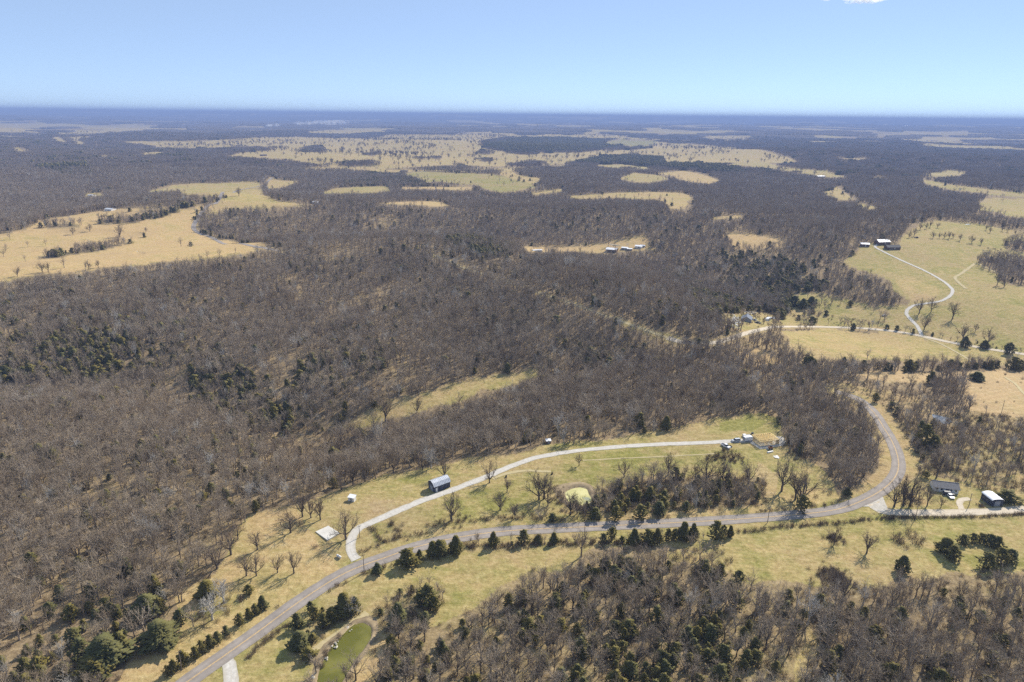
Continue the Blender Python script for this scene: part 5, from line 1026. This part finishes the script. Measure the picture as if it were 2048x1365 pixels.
for k in range(95):
    p = at(jr.gauss(1470, 6.5), min(max(jr.gauss(643, 7), 629), 657)); mb.box((p.x, p.y, p.z + .3), (jr.uniform(.5, 2.2), jr.uniform(.4, 1.4), jr.uniform(.2, .9)), jr.uniform(0, 3.14), (jr.uniform(.4, 1), jr.uniform(.4, 1)))
for k in range(22):
    p = at(jr.uniform(1490, 1512), jr.uniform(624, 629)); mb.box((p.x, p.y, p.z + .3), (jr.uniform(.5, 2.0), jr.uniform(.4, 1.2), jr.uniform(.2, .8)), jr.uniform(0, 3.14))
tag(mb.build('junk_heap', M_WSIDE), 'pale junk strewn over the yard left of the valley cottage', kind='stuff')
# hilltop farm, far farms
gable('farm_shed', at(1729, 492.5), heading((1722, 492.5), (1736, 493)), 10, 7, 2.8, 4.2, M_BROWN, M_WMETAL, 'small white roofed shed at the left of the hilltop farm', 'shed', 0, True)
gable('farm_barn', at(1764, 488), heading((1754, 488.5), (1774, 487.5)), 16, 10, 3.2, 5.6, M_BROWN, M_WMETAL, 'larger white roofed barn of the hilltop farm', 'barn', 2, True)
hb = gable('farm_house', at(1784, 498), heading((1772, 498.5), (1798, 498)), 17, 8, 2.7, 5.0, M_BROWN, M_DSHING, 'dark roofed farmhouse at the end of the winding lane', 'house', 4, True, .5, None, True)
FAR = [('farm_barn', 1224, 503, 15, 10, 4, 7, M_BROWN, M_WMETAL, 'big white roofed barn in the woodland farm clearing', 'barn'), ('farm_shed', 1250, 498.5, 9, 6, 2.6, 4, M_GSIDE, M_WMETAL, 'white roofed shed right of the woodland barn', 'shed'), ('farm_shed', 1259, 500.5, 7, 5, 2.4, 3.6, M_BROWN, M_WMETAL, 'small white shed below the woodland pond right end', 'shed'), ('cottage', 1278, 495.5, 10, 7, 2.8, 4.6, M_WSIDE, M_WMETAL, 'white roofed cottage at the right of the woodland farm', 'house'), ('farm_shed', 1285, 494, 7, 5, 2.5, 3.8, M_GSIDE, M_GMETAL, 'grey roofed shed rightmost of the woodland farm', 'shed'), ('mobile_home', 1074, 503.5, 12, 4, 2.5, 3.1, M_WSIDE, M_WMETAL, 'long white mobile home left in the woodland clearing', 'home'),
 ('farm_barn', 221, 421.5, 13, 8, 3, 5, M_WSIDE, M_GMETAL, 'pale barn at the upper edge of the golden ridge field', 'barn'), ('cottage', 184, 393, 12, 8, 3, 5, M_WSIDE, M_GMETAL, 'pale house in the clearing left behind the ridge', 'house'), ('farm_barn', 633, 408, 13, 8, 3.5, 6, M_GSIDE, M_WMETAL, 'grey barn at the right tip of the ridge field', 'barn'), ('farm_house', 808, 344, 20, 11, 3.5, 6.5, M_BROWN, M_DSHING, 'dark farmhouse at the edge of the green far field', 'house'), ('farm_barn', 1640, 355, 26, 12, 4, 7, M_WSIDE, M_WMETAL, 'white barn in the far right clearing', 'barn'), ('farm_barn', 1160, 333, 28, 14, 4, 8, M_WSIDE, M_WMETAL, 'white barn by the dark far pine wood', 'barn'), ('farm_barn', 67, 270, 70, 34, 7, 12, M_WSIDE, M_WMETAL, 'left white barn of the distant farm at far left', 'barn'), ('farm_barn', 79, 271, 90, 30, 7, 12, M_WSIDE, M_WMETAL, 'right white barn of the distant farm at far left', 'barn'), ('farm_barn', 527, 312, 24, 14, 4, 7, M_BROWN, M_DSHING, 'dark barn at the left of the big far pasture', 'barn'), ('farm_house', 1375, 280, 60, 20, 6, 10, M_WSIDE, M_GMETAL, 'pale house on the green far field', 'house'), ('farm_barn', 1812, 253, 120, 60, 12, 20, M_WSIDE, M_WMETAL, 'white speck of a barn near the right horizon', 'barn'), ('farm_barn', 1975, 285, 60, 30, 6, 11, M_WSIDE, M_WMETAL, 'white barn beside the far right pale field', 'barn')]
for nm, a, b, Ln, Wd, ev, rg, wl, rf, lab, cat in FAR:
    gable(nm, at(a, b), random.Random(a).uniform(-.5, .5), Ln, Wd * 1.25, ev * .85, ev * .85 + (rg - ev) * .55, wl, rf, lab, cat, 2, True)
# utility poles
for bx, by, hh, lab in ((728.5, 1146, 8.2, 'utility pole at the road edge opposite the driveway mouth'), (719.5, 1075.5, 5.6, 'short utility pole beside the driveway curve'), (1169, 1072, 7.5, 'utility pole below the straight road under the algae pond'), (1535, 1046, 7.5, 'utility pole in the ditch below the road right of the cedars'), (1830.5, 1039, 7.0, 'utility pole leaning by the gravel side road'), (364, 1341, 7.5, 'utility pole at the lower left beside the road'), (2003, 826, 8.0, 'utility pole in the orange scrub field'), (1938, 1011, 6.0, 'broken off pole like tree stump at the dirt drive')):
    r = empty('utility_pole', at(bx, by), .6); tag(r, lab, 'pole'); MB().tube([(0, 0, -.5), (0, 0, hh)], [.16, .10], 8).build('post', M_POLE, r); c_ = MB().box((0, 0, hh - .5), (1.6, .1, .12)).build('crossarm', M_POLE, r)
    for k in (-.7, 0, .7): MB().tube([(k, 0, hh - .44), (k, 0, hh - .26)], .05, 6).build('insulator', M_GSIDE, c_)
# cattle on the far pasture
def cow(px_, py_, rz, lab):
    r = empty('cow', at(px_, py_), rz); tag(r, lab, 'cow', 'black cattle on the far pasture'); mb = MB()
    body = [(-.95, .95), (-.85, .72), (-.3, .62), (.4, .66), (.8, .8), (1.0, 1.1), (1.35, 1.05), (1.42, .9), (1.5, 1.0), (1.42, 1.3), (1.0, 1.42), (.3, 1.38), (-.6, 1.42), (-.95, 1.3)]
    for s in (-1, 1):
        mb.add([(x_, s * .05 * 0, z) for x_, z in body] + [(x_ * .92, s * .34, .68 + (z - .68) * .8 + .1) for x_, z in body], [tuple(range(14, 28))[::s]] + [(i, (i + 1) % 14, (i + 1) % 14 + 14, i + 14) for i in range(14)])
    for x_ in (-.75, .7):
        for s in (-1, 1): mb.tube([(x_, s * .22, .8), (x_ + .03, s * .22, .4), (x_, s * .22, 0)], [.13, .08, .07], 5)
    mb.build('body', M_HIDE, r)
for k, (a, b) in enumerate(((1976, 497.5), (1986, 498.5), (1990, 499.5), (2002, 500), (2027, 507), (1995, 503))): cow(a, b, k * 1.1, 'black cow grazing near the right wood patch of the far pasture')
# dark stumps in the meadow
for a, b, lab in ((1104, 949, 'dark stump in the meadow right of the driveway fork'), (1012, 955, 'dark stump at the end of the driveway shortcut')):
    r = empty('tree_stump', at(a, b), .4); tag(r, lab, 'stump'); MB().tube([(0, 0, -.1), (.05, 0, .5), (.12, .05, 1.0)], [.55, .4, .3], 8).build('stump', M_HIDE, r); MB().tube([(.1, 0, .7), (.6, .2, 1.2)], [.14, .05], 5).build('root', M_HIDE, r)
# rocks on the pond bank
rr = random.Random(4)
for cx_, cy_, n, lab in ((702, 1257, 5, 'upper'), (672, 1289, 7, 'middle'), (646, 1324, 6, 'lower'), (632, 1350, 7, 'bottom')):
    r = empty('rock_pile', at(cx_, cy_), 0); tag(r, lab + ' pile of pale limestone rocks on the green pond bank', 'rocks')
    for k in range(n):
        mb = MB(); s = rr.uniform(.25, .65); c_ = (rr.uniform(-1.4, 1.4), rr.uniform(-1.6, 1.6), s * .3)
        V = [(c_[0] + s * a * rr.uniform(.7, 1.2), c_[1] + s * b * rr.uniform(.7, 1.2), c_[2] + s * .7 * q * rr.uniform(.7, 1.2)) for a, b, q in ((1, 0, 0), (.3, .9, .1), (-.8, .6, -.1), (-.8, -.6, .1), (.3, -.9, 0), (.1, .2, 1), (0, 0, -1))]
        mb.add(V, [(i, (i + 1) % 5, 5) for i in range(5)] + [((i + 1) % 5, i, 6) for i in range(5)]); mb.build('rock', M_ROCK, r)
# ------------------------------------------------------------------ the air
t = bpy.data.materials.new('haze_air'); t.use_nodes = True; q = t.node_tree; q.nodes.clear()
pv = q.nodes.new('ShaderNodeVolumePrincipled'); om = q.nodes.new('ShaderNodeOutputMaterial'); q.links.new(pv.outputs[0], om.inputs['Volume'])
pv.inputs['Color'].default_value = (0.34, 0.465, 0.80, 1); pv.inputs['Density'].default_value = 1.2e-4; pv.inputs['Anisotropy'].default_value = 0.0
mb = MB(); zb = float(GZ.min()) - 1.5; zt = max(float(GZ.max()) + 16, CAM_H + 12); mb.box((0, 0, (zb + zt) / 2), (110000, 110000, zt - zb)); hz = mb.build('haze', t); tag(hz, 'thin blue haze filling the air over the country', kind='stuff')

# small cloud above the haze and two thin smoke columns far out: heaps of sheer vapour shells
def puff(name, c, parts, clear, label, cat):
    m_ = bpy.data.materials.new(name); m_.use_nodes = True; q = m_.node_tree; q.nodes.clear(); N = q.nodes.new; om = N('ShaderNodeOutputMaterial')
    tr = N('ShaderNodeBsdfTransparent'); tl = N('ShaderNodeBsdfTranslucent'); df = N('ShaderNodeBsdfDiffuse'); mx = N('ShaderNodeMixShader'); m2 = N('ShaderNodeMixShader'); nz = N('ShaderNodeTexNoise'); ge = N('ShaderNodeNewGeometry'); mr = N('ShaderNodeMapRange')
    for b in (tl, df): b.inputs['Color'].default_value = (.97, .97, .97, 1)
    nz.inputs['Scale'].default_value = 0.02; nz.inputs['Detail'].default_value = 5; q.links.new(ge.outputs['Position'], nz.inputs['Vector']); q.links.new(nz.outputs['Fac'], mr.inputs['Value'])
    mx.inputs[0].default_value = .1; mr.inputs['From Min'].default_value = .35; mr.inputs['From Max'].default_value = .7; mr.inputs['To Min'].default_value = 0; mr.inputs['To Max'].default_value = 1 - clear
    q.links.new(tl.outputs[0], mx.inputs[1]); q.links.new(df.outputs[0], mx.inputs[2]); q.links.new(mr.outputs[0], m2.inputs[0]); q.links.new(tr.outputs[0], m2.inputs[1]); q.links.new(mx.outputs[0], m2.inputs[2]); q.links.new(m2.outputs[0], om.inputs['Surface'])
    V = []; Fc = []; pr = random.Random(len(name))
    for (ox, oy, oz, rx, ry, rz_) in parts:
        b0 = len(V); nu, nv = 16, 10
        for i in range(nv + 1):
            for j in range(nu):
                a = math.pi * i / nv; b = 2 * math.pi * j / nu; k = 1 + pr.uniform(-.1, .1)
                V.append((c[0] + ox + rx * k * math.sin(a) * math.cos(b), c[1] + oy + ry * k * math.sin(a) * math.sin(b), c[2] + oz + rz_ * k * math.cos(a)))
        Fc += [(b0 + i * nu + j, b0 + i * nu + (j + 1) % nu, b0 + (i + 1) * nu + (j + 1) % nu, b0 + (i + 1) * nu + j) for i in range(nv) for j in range(nu)]
    me = np_mesh(name, V, Fc, m_); me.polygons.foreach_set('use_smooth', np.ones(len(me.polygons), bool)); tag(link(bpy.data.objects.new(name, me)), label, cat)
def ray_point(px_, py_, dist):
    d = MROT @ np.array([(px_ - 1024) / FPX, -(py_ - 682.5) / FPX, -1.0]); d = d / np.hypot(d[0], d[1]); return (d[0] * dist, d[1] * dist, CAM_H + d[2] * dist)
pr = random.Random(8)
puff('cloud', ray_point(1718, -6, 9000), [(pr.gauss(0, 130), pr.gauss(0, 70), pr.gauss(0, 28), pr.uniform(50, 130), pr.uniform(50, 110), pr.uniform(18, 42)) for _ in range(26)], 0.72, 'small white cloud at the top right of the sky', 'cloud')
sp = ray_point(592, 232, 9500); zg = float(terrain(sp[0], sp[1]))
puff('smoke_plume', (sp[0], sp[1], zg + 25), [(k * 45 + pr.gauss(0, 10), pr.gauss(0, 30), 14 + 5 * k ** .6 + pr.gauss(0, 5), 50 + 6 * k, 40, 16 + k) for k in range(13)], 0.82, 'thin white smoke drifting from a fire near the left horizon', 'smoke')
sp = ray_point(530, 234, 9000); zg = float(terrain(sp[0], sp[1]))
puff('smoke_plume', (sp[0], sp[1], zg + 15), [(k * 22 + pr.gauss(0, 6), pr.gauss(0, 15), 10 + 4 * k ** .6, 26 + 3 * k, 22, 10 + k) for k in range(7)], 0.82, 'smaller wisp of smoke left of the drifting smoke on the horizon', 'smoke')
